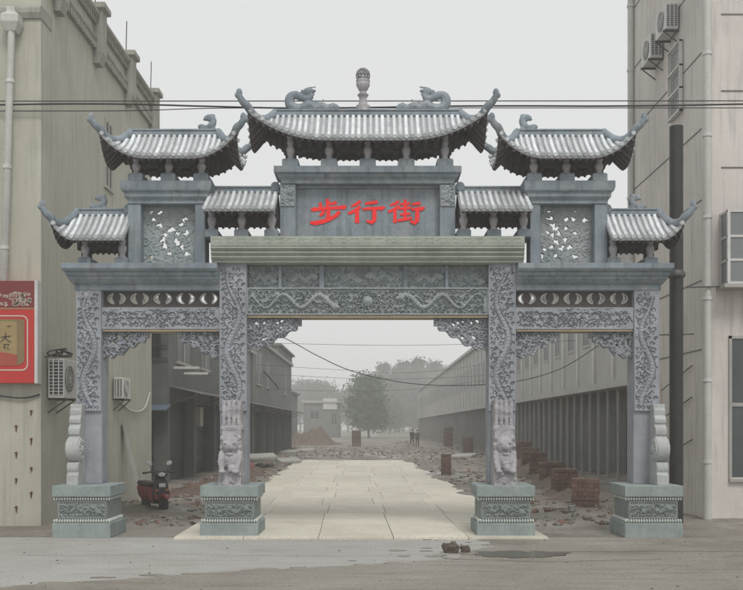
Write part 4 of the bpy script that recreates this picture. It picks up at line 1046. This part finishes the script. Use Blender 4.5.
wp('iron_rod', B().tube([(6.75, PY0-.2, 4.96), (7.6, PY0-.2, 4.98)], .018, 6), M['iron'], PB)
lw = wp('lower_window', B().box(7.75, 9.0, PY0-.008, PY0+.1, .9, 3.88), M['glass'], PB)
wp('frame', B().box(7.69, 7.75, PY0-.04, PY0, .86, 3.94).box(7.69, 9.0, PY0-.04, PY0, 3.88, 3.94).box(7.75, 9.0, PY0-.03, PY0, 2.42, 2.5).box(7.69, 9.0, PY0-.08, PY0, .80, .86).box(8.3, 8.36, PY0-.03, PY0, .86, 3.9), M['conc'], lw)
for z, y in ((3.0, 25), (2.3, 24.6), (1.35, 24.8)):
    wire('wall_cable', [(PX-.03, 21.2, z+.35), (PX-.12, 22.5, z), (PX-.12, 23.6, z-.2), (PX-.03, y, z-.12)], .012, {3.0: 'thin black cable sagging on the pinkish wall at the top', 2.3: 'thin black cable sagging on the pinkish wall in the middle', 1.35: 'thin black cable sagging on the pinkish wall at the bottom'}[z])
# black pole and the slim one beside it
bp = empty('black_pole', (6.16, 19.2, 0)); tag(bp, 'thick black pole with a collar standing between archway and pinkish building', 'pole')
M['pole'] = mat('black_painted_pole', (.022, .023, .023), (.015, .015, .015), 5, rough=.6, bump=.15, patch=(.05, .048, .045), patch_amt=.5)
obj('shaft', B().tube([(0, 0, -.1), (0, 0, 8.05)], .135, 18), M['pole'], bp, smooth=50)
obj('collar', B().lathe([(.14, 0), (.18, .04), (.18, .10), (.14, .16)], (0, 0, 4.98), 18), M['iron'], bp, smooth=40)
obj('cross_rod', B().tube([(-.35, -.02, 3.84), (.35, -.02, 3.86)], .018, 6), M['iron'], bp)
tp = empty('slim_pole', (5.86, 19.35, 0)); tag(tp, 'slim tan pipe with hooked top beside the black pole', 'pole')
obj('shaft', B().tube(spline([(0, 0, -.1), (0, 0, 1.5), (0, 0, 2.75), (-.03, 0, 2.86), (-.09, 0, 2.9), (-.12, 0, 3.0)]), .04, 8), mat('tan_pipe', (.36, .31, .26), None, 4), tp, smooth=50)

# ------------------------------------------------------------------ long white two-storey building
M['pale'] = mat('pale_grey_render', (.52, .52, .50), (.43, .43, .415), .8, bump=.15, streak=(.28, .275, .26), streak_amt=.6, patch=(.40, .395, .38), patch_amt=.4, patch_scale=.3)
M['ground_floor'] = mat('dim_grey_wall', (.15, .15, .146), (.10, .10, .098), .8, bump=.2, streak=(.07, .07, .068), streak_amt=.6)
NB = empty('long_building', (8.6, 30.5, 0)); tag(NB, 'long pale two storey building with pilasters running down the street', 'building')
LX, LY0, LY1 = 8.6, 30.5, 176.
wp('wall', B().box(LX, 20, LY0, LY1, 3.4, 8.3), M['pale'], NB)
wp('roof_coping', B().box(LX-.25, 20.2, LY0-.2, LY1+.2, 8.301, 8.55), M['pale'], NB)
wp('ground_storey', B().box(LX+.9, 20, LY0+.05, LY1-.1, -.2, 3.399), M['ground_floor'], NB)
wp('storey_band', B().box(LX-.10, LX+.1, LY0-.05, LY1+.02, 3.36, 3.62), M['pale'], NB)
pil_me = B().loft([(-.04, .02, -.14, .14, 0), (-.075, .02, -.17, .17, .12), (-.07, .02, -.16, .16, .5), (-.07, .02, -.16, .16, 4.68)]).mesh('pilaster', 40)
win_me = B().box(-.006, .1, -.52, .52, 0, 1.75).mesh('window')
frm_me = B().box(-.018, .01, -.59, -.52, -.05, 1.8).box(-.018, .01, .52, .59, -.05, 1.8).box(-.012, .01, -.03, .03, 0, 1.75).box(-.018, .01, -.52, .52, 1.75, 1.8).box(-.03, .01, -.62, .62, -.12, -.05).mesh('frame')
post_me = B().box(-.04, .04, -.05, .05, -.3, 3.398).mesh('post')
pane_me = B().box(0, .06, -.62, .62, 0, 2.5).mesh('shutter')
wn_m = M['dark']
k = 0; y = LY0+.3
while y < LY1:
    link('pilaster', pil_me, M['white'], NB, Vector((LX, y, 3.62))-NB.location)
    ym = y+1.45
    if ym < LY1-.6:
        wq = link('window', win_me, wn_m, NB, Vector((LX, ym, 5.25))-NB.location); link('frame', frm_me, M['pale'], wq)
    for d in (0, 1.45):
        if y+d < LY1: link('post', post_me, M['conc'], NB, Vector((LX+.15, y+d, 0))-NB.location)
    if y+1.4 < LY1: 
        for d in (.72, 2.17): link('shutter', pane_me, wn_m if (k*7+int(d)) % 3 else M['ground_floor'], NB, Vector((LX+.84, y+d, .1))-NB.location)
    y += 2.9; k += 1

# ------------------------------------------------------------------ shops on the left
M['shop'] = mat('stained_grey_render', (.125, .13, .122), (.08, .084, .078), .7, bump=.25, streak=(.10, .10, .095), streak_amt=.7, patch=(.18, .18, .172), patch_amt=.5, patch_scale=.4)
M['shop2'] = mat('grey_concrete_wall', (.19, .195, .187), (.13, .134, .127), .7, bump=.25, streak=(.14, .14, .135), streak_amt=.7)
M['shutter'] = mat('dark_green_shutter', (.03, .046, .038), (.02, .03, .026), 3, rough=.5, bump=.1)
M['sheet'] = mat('grey_roof_sheet', (.13, .132, .132), (.08, .08, .08), 2, rough=.6, bump=.2, streak=(.16, .09, .06), streak_amt=.5)
M['bluesheet'] = mat('blue_awning_sheet', (.13, .185, .235), (.09, .125, .16), 2, rough=.5, bump=.1)
def shop(name, loc, y0, y1, x, zt, label, mt, bays, seed, wins):
    S = empty(name, loc); tag(S, label, 'shop building'); rq = np.random.default_rng(seed)
    wp('wall', B().box(x-6, x, y0, y1, 3.3, zt), mt, S); wp('back_wall', B().box(x-6, x-.5, y0+.02, y1-.02, -.2, 3.299), mt, S)
    wp('roof_slab', B().box(x-6.1, x+.18, y0-.12, y1+.12, zt+.001, zt+.2), M['conc'], S)
    wp('side_wall', B().box(x-6, x-.002, y0, y0+.3, -.2, 3.299), mt, S)
    n = bays; L = (y1-y0)/n
    for k in range(n+1):
        y = y0+L*k if k < n else y1-.35
        if k: wp('pier', B().box(x-.5, x+.04, y, y+.35, -.2, 3.3), M['shop2'] if k % 2 else mt, S)
        if k < n:
            sh = wp('shutter', B().box(x-.46, x-.36, y0+L*k+.36, y0+L*(k+1)-.02, 0, 2.9), M['shutter'] if rq.random() < .75 else M['dark'], S)
            b = B()
            for z in np.arange(.1, 2.85, .16): b.box(x-.365, x-.345, y0+L*k+.38, y0+L*(k+1)-.04, z, z+.09)
            wp('shutter_slat', b, M['shutter'], sh)
            wp('transom', B().box(x-.45, x-.1, y0+L*k+.36, y0+L*(k+1)-.01, 2.9, 3.3), mt, S)
    # corrugated awning
    b = B(); V = []; F = []; N_ = int((y1-y0)/.12)
    for k in range(N_+1):
        y = y0+.25+(y1-y0-.3)*k/N_; d = .02*(1 if k % 2 else -1); V += [(x, y, 3.40+d), (x+1.15, y, 3.13+d+.03*mnoise.noise(Vector((y*.4, seed, 0)))), (x, y, 3.375+d), (x+1.15, y, 3.105+d)]
    for k in range(N_): a = 4*k; F += [(a, a+1, a+5, a+4), (a+2, a+6, a+7, a+3), (a+1, a+3, a+7, a+5)]
    b.add(V, F); aw = wp('awning', b, M['sheet'], S)
    for k in range(n+1):
        y = y0+.3+(y1-y0-.4)*k/n; wp('strut', B().tube([(x, y, 2.75), (x+1.05, y, 3.10)], .02, 6), M['iron'], aw)
    for (ya, yb, za, zb) in wins:
        wq = wp('window', B().box(x-.1, x+.008, ya, yb, za, zb), M['dark'], S)
        b = B().box(x-.01, x+.06, ya-.08, yb+.08, za-.1, za); b.box(x-.01, x+.05, (ya+yb)/2-.03, (ya+yb)/2+.03, za, zb)
        wp('frame', b, M['conc'], wq)
    return S
SA = shop('corner_shop', (-10, 32.7, 0), 32.7, 55.9, -7.0, 6.2, 'stained grey two storey shop with balcony bars and small blue awning', M['shop'], 5, 1, [(34.2, 36.6, 4.35, 5.4), (39, 41, 4.4, 5.5), (45, 47, 4.4, 5.5), (51, 53, 4.4, 5.5)])
wq = wp('window', B().box(-8.6, -7.25, 32.69, 32.8, 4.35, 5.45), M['dark'], SA)
b = B()
for x in np.arange(-8.6, -7.2, .19): b.tube([(x, 32.62, 4.3), (x, 32.62, 5.4)], .014, 5)
for z in (4.3, 4.75, 5.4): b.box(-8.65, -7.0, 32.60, 32.64, z, z+.04)
wp('balcony_bar', b, M['iron'], wq)
ba = wp('blue_awning', B().add([(-8.3, 31.9, 2.58), (-6.9, 31.9, 2.58), (-6.9, 32.7, 2.74), (-8.3, 32.7, 2.74), (-8.3, 31.9, 2.52), (-6.9, 31.9, 2.52), (-6.9, 32.7, 2.68), (-8.3, 32.7, 2.68)], [(0, 1, 2, 3), (7, 6, 5, 4), (0, 4, 5, 1), (1, 5, 6, 2), (3, 7, 4, 0)]), M['bluesheet'], SA)
wp('door', B().box(-8.3, -7.5, 32.68, 32.75, 0, 2.3), M['shutter'], SA)
for z, y in ((4.02, 33.6), (3.92, 35.4)): wp('sign_arm', B().box(-7.0, -6.1, y, y+.12, z, z+.09), M['white'], SA)
wp('meter_box', B().box(-7.0, -6.78, 37.6, 38.3, 2.0, 2.75), M['conc'], SA)
SBd = shop('end_shop', (-10, 56.1, 0), 56.1, 83, -7.0, 7.2, 'hazy grey two storey shop with dark window beyond the corner shop', M['shop2'], 5, 2, [(57.5, 60.5, 4.6, 6.6), (63, 65, 4.6, 6.3), (76, 78, 4.6, 6.4)])
wp('stair_tower', B().box(-12.9, -6.93, 71, 82.9, 7.401, 8.0).box(-13, -6.7, 70.8, 83.1, 8.0, 8.16), M['shop2'], SBd)
wp('crane_arm', B().tube([(-7.0, 61.5, 5.6), (-6.2, 62.5, 4.6), (-6.1, 62.5, 4.4)], .06, 6), M['iron'], SBd)
def house(x0, x1, y, zt, label, mt, wins, roofm, board=None):
    H_ = empty('low_house', ((x0+x1)/2, y, 0)); tag(H_, label, 'house', 'hazy houses at the end of the street')
    wp('wall', B().box(x0, x1, y, y+9, -.2, zt), mt, H_); wp('roof', B().prism([(x0-.3, zt), (x1+.3, zt), (x1+.3, zt+.18), (x0-.3, zt+.5)], y-.3, y+9.2), roofm, H_)
    for (a, c, z0, z1) in wins:
        q = wp('window', B().box(a, c, y-.02, y+.05, z0, z1), M['dark'], H_); wp('frame', B().box(a-.08, c+.08, y-.06, y, z0-.12, z0).box((a+c)/2-.04, (a+c)/2+.04, y-.04, y, z0, z1), M['conc'], q)
    if board: wp('white_board', B().box(board[0], board[1], y-.15, y-.03, board[2], board[3]), M['white'], H_)
    return H_
house(-11.8, -5.6, 165, 6.0, 'pale low house with a white board under its flat roof', M['shop2'], [(-10.6, -9.2, 3.2, 4.6), (-6.9, -6.1, 2.2, 4.2)], M['conc'], (-8.4, -6.0, 4.9, 6.8))
house(-13, -8.8, 104, 5.6, 'grey low house behind the end shop', M['shop2'], [(-11, -10, 1.3, 2.8)], M['sheet'])
house(-3.4, 1.2, 190, 5.6, 'dim far house beyond the round green tree', M['pale'], [(-2.5, -1.5, 3.4, 4.6), (-.6, .4, 3.4, 4.6)], M['sheet'])

# ------------------------------------------------------------------ trees
M['bark'] = mat('grey_bark', (.13, .11, .09), (.08, .07, .06), 8, bump=.6)
def leafmat(n, c): return mat(n, c, tuple(q*.55 for q in c), .9, rough=.7, bump=0, speck=0)
M['leaf'] = leafmat('mid_green_leaf', (.07, .125, .05)); M['leaf2'] = leafmat('dull_green_leaf', (.055, .08, .04))
def tree_mesh(seed, h, w_, kind, ncl, nl, ls):
    rg = np.random.default_rng(seed); t = B(); tips = []
    t.tube([(0, 0, -.3), (.05, 0, h*.25), (-.05, .05, h*.55), (0, 0, h*.9)], [h*.022, h*.018, h*.011, h*.003], 8)
    for k in range(ncl):
        u = rg.random(); a = rg.uniform(0, 6.28)
        if kind == 'poplar': z = h*(.12+.88*u); rr = w_*math.sin(math.pi*min(1, .12+.86*u))**.7*rg.uniform(.2, 1)
        else: z = h*(.20+.80*u); rr = w_*math.sqrt(max(.05, 1-((u-.42)/.62)**2))*rg.uniform(.25, 1)
        tip = (rr*math.cos(a), rr*math.sin(a), z); tips.append(tip)
        if k % 2 == 0:
            zb = max(h*.15, z-rr*.9-.06*h); t.tube([(0, 0, zb), (tip[0]*.5, tip[1]*.5, (zb+z)/2+.02*h), tip], [h*.008, h*.005, h*.0015], 5)
    V = []; F = []
    for (x, y, z) in tips:
        s = w_*rg.uniform(.14, .27)
        P = rg.normal(size=(nl, 3))*s*np.array([1, 1, .75])+np.array([x, y, z])
        for p in P:
            d1 = rg.normal(size=3); d1 /= np.linalg.norm(d1); d2 = np.cross(d1, rg.normal(size=3)); d2 /= np.linalg.norm(d2)+1e-6
            q = ls*rg.uniform(.6, 1.3); n = len(V); V += [tuple(p-d1*q), tuple(p+d2*q*.5), tuple(p+d1*q), tuple(p-d2*q*.5)]; F.append((n, n+1, n+2, n+3))
    c = B(); c.add(V, F); return t.mesh('trunk', 60), c.mesh('crown')
TM = {'round': tree_mesh(1, 6.0, 2.1, 'round', 120, 80, .17), 'pop': tree_mesh(2, 14, 2.6, 'poplar', 110, 60, .28), 'pop2': tree_mesh(5, 13, 3.2, 'poplar', 110, 60, .30), 'wide': tree_mesh(3, 10, 4.2, 'round', 90, 60, .30)}
def tree(kind, x, y, sc, rot, label, lm='leaf2', group=None):
    e = empty('broadleaf_tree' if kind in ('round', 'wide') else 'poplar_tree', (x, y, 0), rot, sc); tag(e, label, 'tree', group)
    t, c = TM[kind]; link('trunk', t, M['bark'], e); link('crown', c, M[lm], e)
tree('round', -.5, 160, 1.65, .3, 'round bright green tree standing in the middle of the hazy street', 'leaf')
for i, (x, y, s, k) in enumerate(((3.6, 290, 1.45, 'pop'), (9.0, 310, 1.55, 'pop2'), (15.0, 300, 1.6, 'pop'), (21, 315, 1.7, 'pop2'), (26, 330, 1.5, 'pop'), (6.4, 340, 1.5, 'pop2'), (-1.2, 330, 1.25, 'pop'), (1.2, 270, 1.2, 'pop2'), (6.6, 265, 1.15, 'pop'), (12.2, 280, 1.45, 'pop2'), (11.5, 345, 1.75, 'pop'))):
    tree(k, x, y, s, i*1.3, 'tall hazy poplar rising behind the end of the street', 'leaf2', 'poplars beyond the street')
for i, (x, y, s) in enumerate(((-8, 320, 1.35), (-16, 300, 1.5), (-24, 320, 1.6), (-2.6, 250, .85), (-33, 310, 1.75), (4.5, 230, .8))):
    tree('wide', x, y, s, i*2.1, 'low broad hazy tree behind the far houses', 'leaf2', 'broad trees behind the houses')

# ------------------------------------------------------------------ scooter by the beige wall
M['scblack'] = mat('black_plastic', (.03, .03, .033), (.022, .022, .024), 6, rough=.4, bump=.03, patch=(.11, .10, .09), patch_amt=.5)
M['scred'] = mat('red_body_paint', (.22, .028, .025), (.17, .024, .022), 4, rough=.5, bump=.05, patch=(.17, .13, .11), patch_amt=.6)
M['chrome'] = mat('mirror_metal', (.75, .75, .75), (.7, .7, .7), 3, rough=.12, bump=0, metal=1)
M['lens'] = mat('clear_lens', (.6, .6, .58), (.55, .55, .53), 3, rough=.15, bump=0)
SC = empty('motor_scooter', (-5.0, 21.9, 0), R(34), .88); tag(SC, 'dusty black and red motor scooter parked against the beige wall', 'scooter')
# local: front of the scooter towards -y
for y in (-.62, .62):
    w_ = obj('wheel', B().tube([(-.045, y, .25), (.045, y, .25)], .16, 20), M['iron'], SC, smooth=40)
    b = B(); n = 24; V = []
    for i in range(n):
        a = math.tau*i/n
        for j in range(8):
            c_ = math.tau*j/8; rr = .20+.055*math.cos(c_); V.append((.055*math.sin(c_), y+rr*math.cos(a), .25+rr*math.sin(a)))
    b.add(V, [(i*8+j, i*8+(j+1) % 8, ((i+1) % n)*8+(j+1) % 8, ((i+1) % n)*8+j) for i in range(n) for j in range(8)]); obj('tyre', b, M['black'], w_, smooth=60)
b = B(); b.loft([(-.13, .13, -.10, .62, .30), (-.17, .17, -.02, .80, .45), (-.16, .16, .05, .92, .62), (-.13, .13, .10, .95, .70)]); obj('rear_body', b, M['scred'], SC, bevel=.04)
obj('seat', B().loft([(-.14, .14, .02, .92, .70), (-.15, .15, .0, .95, .76), (-.12, .12, .03, .90, .82)]), M['scblack'], SC, bevel=.03)
obj('footboard', B().box(-.18, .18, -.42, .12, .27, .34), M['scblack'], SC, bevel=.02)
obj('front_apron', B().loft([(-.19, .19, -.44, -.36, .30), (-.22, .22, -.50, -.38, .55), (-.17, .17, -.47, -.36, .85), (-.12, .12, -.42, -.34, .97)]), M['scblack'], SC, bevel=.03)
for s in (-1, 1): obj('apron_panel', B().prism([(s*.06, .34), (s*.205, .40), (s*.215, .56), (s*.09, .50)], -.54, -.50), M['scred'], SC, bevel=.01)
obj('front_fender', B().loft([(-.07, .07, -.92, -.42, .42), (-.08, .08, -.86, -.46, .50), (-.06, .06, -.74, -.52, .54)]), M['scred'], SC, bevel=.03)
obj('fork', B().tube([(-.08, -.62, .25), (-.08, -.44, .75)], .02, 8).tube([(.08, -.62, .25), (.08, -.44, .75)], .02, 8), M['iron'], SC)
hb = obj('handlebar', B().tube(spline([(-.40, -.24, 1.06), (-.22, -.30, 1.08), (0, -.38, 1.02), (.22, -.30, 1.08), (.40, -.24, 1.06)]), .018, 8).loft([(-.13, .13, -.50, -.30, .96), (-.17, .17, -.52, -.28, 1.03), (-.10, .10, -.44, -.30, 1.12)]), M['scblack'], SC, smooth=40)
for s in (-1, 1): obj('grip', B().tube([(s*.30, -.27, 1.07), (s*.42, -.235, 1.058)], .024, 8), M['black'], hb)
for s in (1, -1):
    mi = obj('mirror', B().tube(spline([(s*.22, -.31, 1.09), (s*.23, -.33, 1.2), (s*.26, -.33, 1.27)]), .009, 6), M['scblack'], SC)
    b = B().ball((0, 0, 0), (.085, .02, .058), 14, 8); b.xf(Matrix.Translation((s*.27, -.33, 1.31)) @ Matrix.Rotation(s*-.35, 4, 'Y')); obj('mirror_glass', b, M['lens'], mi, smooth=60)
obj('headlight', B().ball((0, -.51, 1.02), (.10, .04, .06), 12, 8), M['lens'], SC, smooth=60)
for s in (-1, 1): obj('indicator', B().ball((s*.14, -.515, .62), (.045, .025, .03), 8, 6), mat('amber_lens', (.5, .16, .04), None, 3, bump=0), SC, smooth=60)
obj('tail_light', B().box(-.08, .08, .93, .97, .60, .67), M['scred'], SC, bevel=.01)
obj('number_plate', B().box(-.09, .09, -.535, -.528, .70, .80), M['white'], SC, bevel=.004)
obj('brake_cable', B().tube(spline([(-.28, -.28, 1.07), (-.2, -.46, 1.16), (-.05, -.52, 1.08), (-.02, -.48, .96)]), .006, 5).tube(spline([(.28, -.28, 1.07), (.2, -.45, 1.15), (.06, -.52, 1.1), (.02, -.48, .97)]), .006, 5), M['black'], hb)
obj('exhaust', B().tube(spline([(.14, -.02, .26), (.17, .3, .24), (.18, .55, .30), (.18, .85, .36)]), [.02]*16+[.045]*9, 10), M['iron'], SC, smooth=50)
obj('kickstand', B().tube([(-.1, .1, .3), (-.24, .12, .0)], .014, 6), M['iron'], SC)
o = obj('plank', B().box(-.02, .02, -.16, .16, 0, 2.1), M['conc'], None, bevel=.004)
o.location = (-6.1, 25.2, .0); o.rotation_euler = (0, R(-13), 0); tag(o, 'pale grey plank leaning on the beige wall behind the scooter', 'plank')
o = obj('red_board', B().prism([(-.2, 0), (.02, -.20), (.2, .02), (-.02, .22)], -.012, .012), M['scred'], None); o.location = (-4.62, 36, .50); o.rotation_euler = (R(-14), 0, R(15)); tag(o, 'small red board tipped on its corner in the spoil', 'board')
# ------------------------------------------------------------------ two people far down the street
M['skin'] = mat('skin', (.42, .27, .20), (.38, .24, .18), 8, rough=.6, bump=0); M['hair'] = mat('black_hair', (.02, .018, .017), None, 8, rough=.5)
def person(x, y, rz, seed, label, jacket, trousers, step):
    b = B(); s = step
    b.tube([(0, 0, .92), (0, .01, 1.1), (0, 0, 1.3), (0, .01, 1.42)], [.15, .145, .17, .12], 12); b.ball((0, 0, .93), (.16, .12, .12)); b.tube([(0, 0, 1.40), (0, -.01, 1.54)], .055, 8)
    b.ball((0, -.015, 1.63), (.078, .095, .115), 12, 9); b.ball((0, -.11, 1.62), (.014, .02, .02), 6, 5)
    for q in (-1, 1): b.ball((q*.08, 0, 1.63), (.012, .02, .03), 6, 5)
    for q in (-1, 1):
        f = q*s
        b.tube([(q*.085, 0, .92), (q*.09, -.10*f-.03, .50), (q*.09, -.22*f+.04, .09)], [.085, .062, .045], 10); b.ball((q*.09, -.22*f-.03, .045), (.045, .12, .045))
        b.tube([(q*.17, 0, 1.40), (q*.22, .08*f, 1.14), (q*.21, .12*f-.09, .90)], [.062, .05, .036], 10)
        hx, hy, hz = q*.21, .12*f-.10, .86; b.ball((hx, hy, hz), (.022, .04, .045), 8, 6)
        for k in range(4): b.tube([(hx, hy-.025+.017*k, hz-.03), (hx-q*.006, hy-.03+.017*k, hz-.085-.008*(1 if k in (1, 2) else 0))], [.009, .007], 5)
        b.tube([(hx, hy-.03, hz), (hx-q*.01, hy-.06, hz-.04)], [.011, .008], 5)
    me = remesh(b, .014, 0, 2)
    for m in (jacket, trousers, M['skin'], M['hair'], M['black']): me.materials.append(m)
    idx = []
    for p in me.polygons:
        c = p.center; z = c.z
        if z > 1.66 or (z > 1.56 and c.y > .02): k = 3
        elif z > 1.46: k = 2
        elif z > .88 and not (abs(c.x) > .17 and z < .90): k = 0
        elif abs(c.x) > .17: k = 2
        elif z > .10: k = 1
        else: k = 4
        idx.append(k)
    me.polygons.foreach_set('material_index', idx)
    o = link('person', me); o.location = (x, y, gh(x, y)-.01); o.rotation_euler = (0, 0, rz); tag(o, label, 'person'); return o
dk = mat('dark_jacket', (.045, .047, .055), None, 8); dk2 = mat('dark_trousers', (.035, .035, .042), None, 8); br = mat('grey_brown_coat', (.09, .08, .075), None, 8)
person(3.75, 88, .3, 1, 'person in a dark jacket walking on the mud, left leg forward', dk, dk2, 1)
person(4.30, 89.2, -.2, 2, 'person in a grey brown coat walking beside the other', br, dk2, -.8)

# ------------------------------------------------------------------ overhead wires
def span(name, y, zf, label, r, group=None, x0=-9.5, x1=14):
    return wire(name, [(x, y, zf(x)) for x in np.linspace(x0, x1, 16)], r, label, 'cable', 'wire', group, 4)
Yw = 18.88; zz = lambda py: 2+(426-py)*Yw/FP
span('overhead_wire', Yw, lambda x: zz(101)+.004*x*.1, 'thin overhead wire running level across the street, uppermost of three', .011)
span('overhead_wire', Yw-.03, lambda x: zz(106.5)+.02*math.sin(x*.9)-.03*math.cos(x*.45), 'thick sagging overhead cable across the street between two thin wires', .017)
span('overhead_wire', Yw+.03, lambda x: zz(107.5)-.06*(x < -3)*min(1, (-3-x)/2)+.0, 'thin overhead wire across the street, lowest of three', .009)
Yc = 36.; q = lambda px, py: at(px, py, Yc)
wire('street_cable', [q(186, 296), q(278, 335), q(318, 356), q(352, 371), q(400, 382), q(450, 385.5), q(512, 382), q(560, 369), (8.6, Yc, 5.05)], .018, 'heavy black cable sagging low between the shop and the white building')
wire('street_wire', [(-7, 40, 5.6), (-3, 40, 5.46), (2, 40, 5.40), (8.6, 40, 5.6)], .009, 'thin street wire above the heavy sagging cable, highest of the wires', 'cable', 'wire')
wire('street_wire', [(-7, 58, 5.75), (-2, 60, 5.55), (3, 62, 5.5), (8.6, 64, 6.3)], .011, 'thin street wire from the end shop rising to the white building', 'cable', 'wire')
wire('street_wire', [(-7, 60, 5.3), (-1, 60, 5.0), (4, 60, 5.02), (8.6, 60, 5.3)], .011, 'thin street wire level across the street, middle one', 'cable', 'wire')
wire('street_wire', [(-7, 64, 4.5), (-2, 64, 4.35), (3, 64, 4.5), (8.6, 64, 5.2)], .010, 'thin street wire lowest over the far pavement', 'cable', 'wire')
# ------------------------------------------------------------------ haze
hz = B().box(-420, 420, -22, 580, -1.2, 18.5)
hm = bpy.data.materials.new('haze_volume'); hm.use_nodes = True; N = hm.node_tree.nodes; N.clear()
pv_ = N.new('ShaderNodeVolumePrincipled'); pv_.inputs['Color'].default_value = (.985, .99, .985, 1); pv_.inputs['Density'].default_value = .0025; pv_.inputs['Anisotropy'].default_value = .1
ho = N.new('ShaderNodeOutputMaterial'); hm.node_tree.links.new(pv_.outputs[0], ho.inputs['Volume'])
tag(obj('haze', hz, hm, None), 'pale grey haze filling the street', 'haze', kind='stuff')
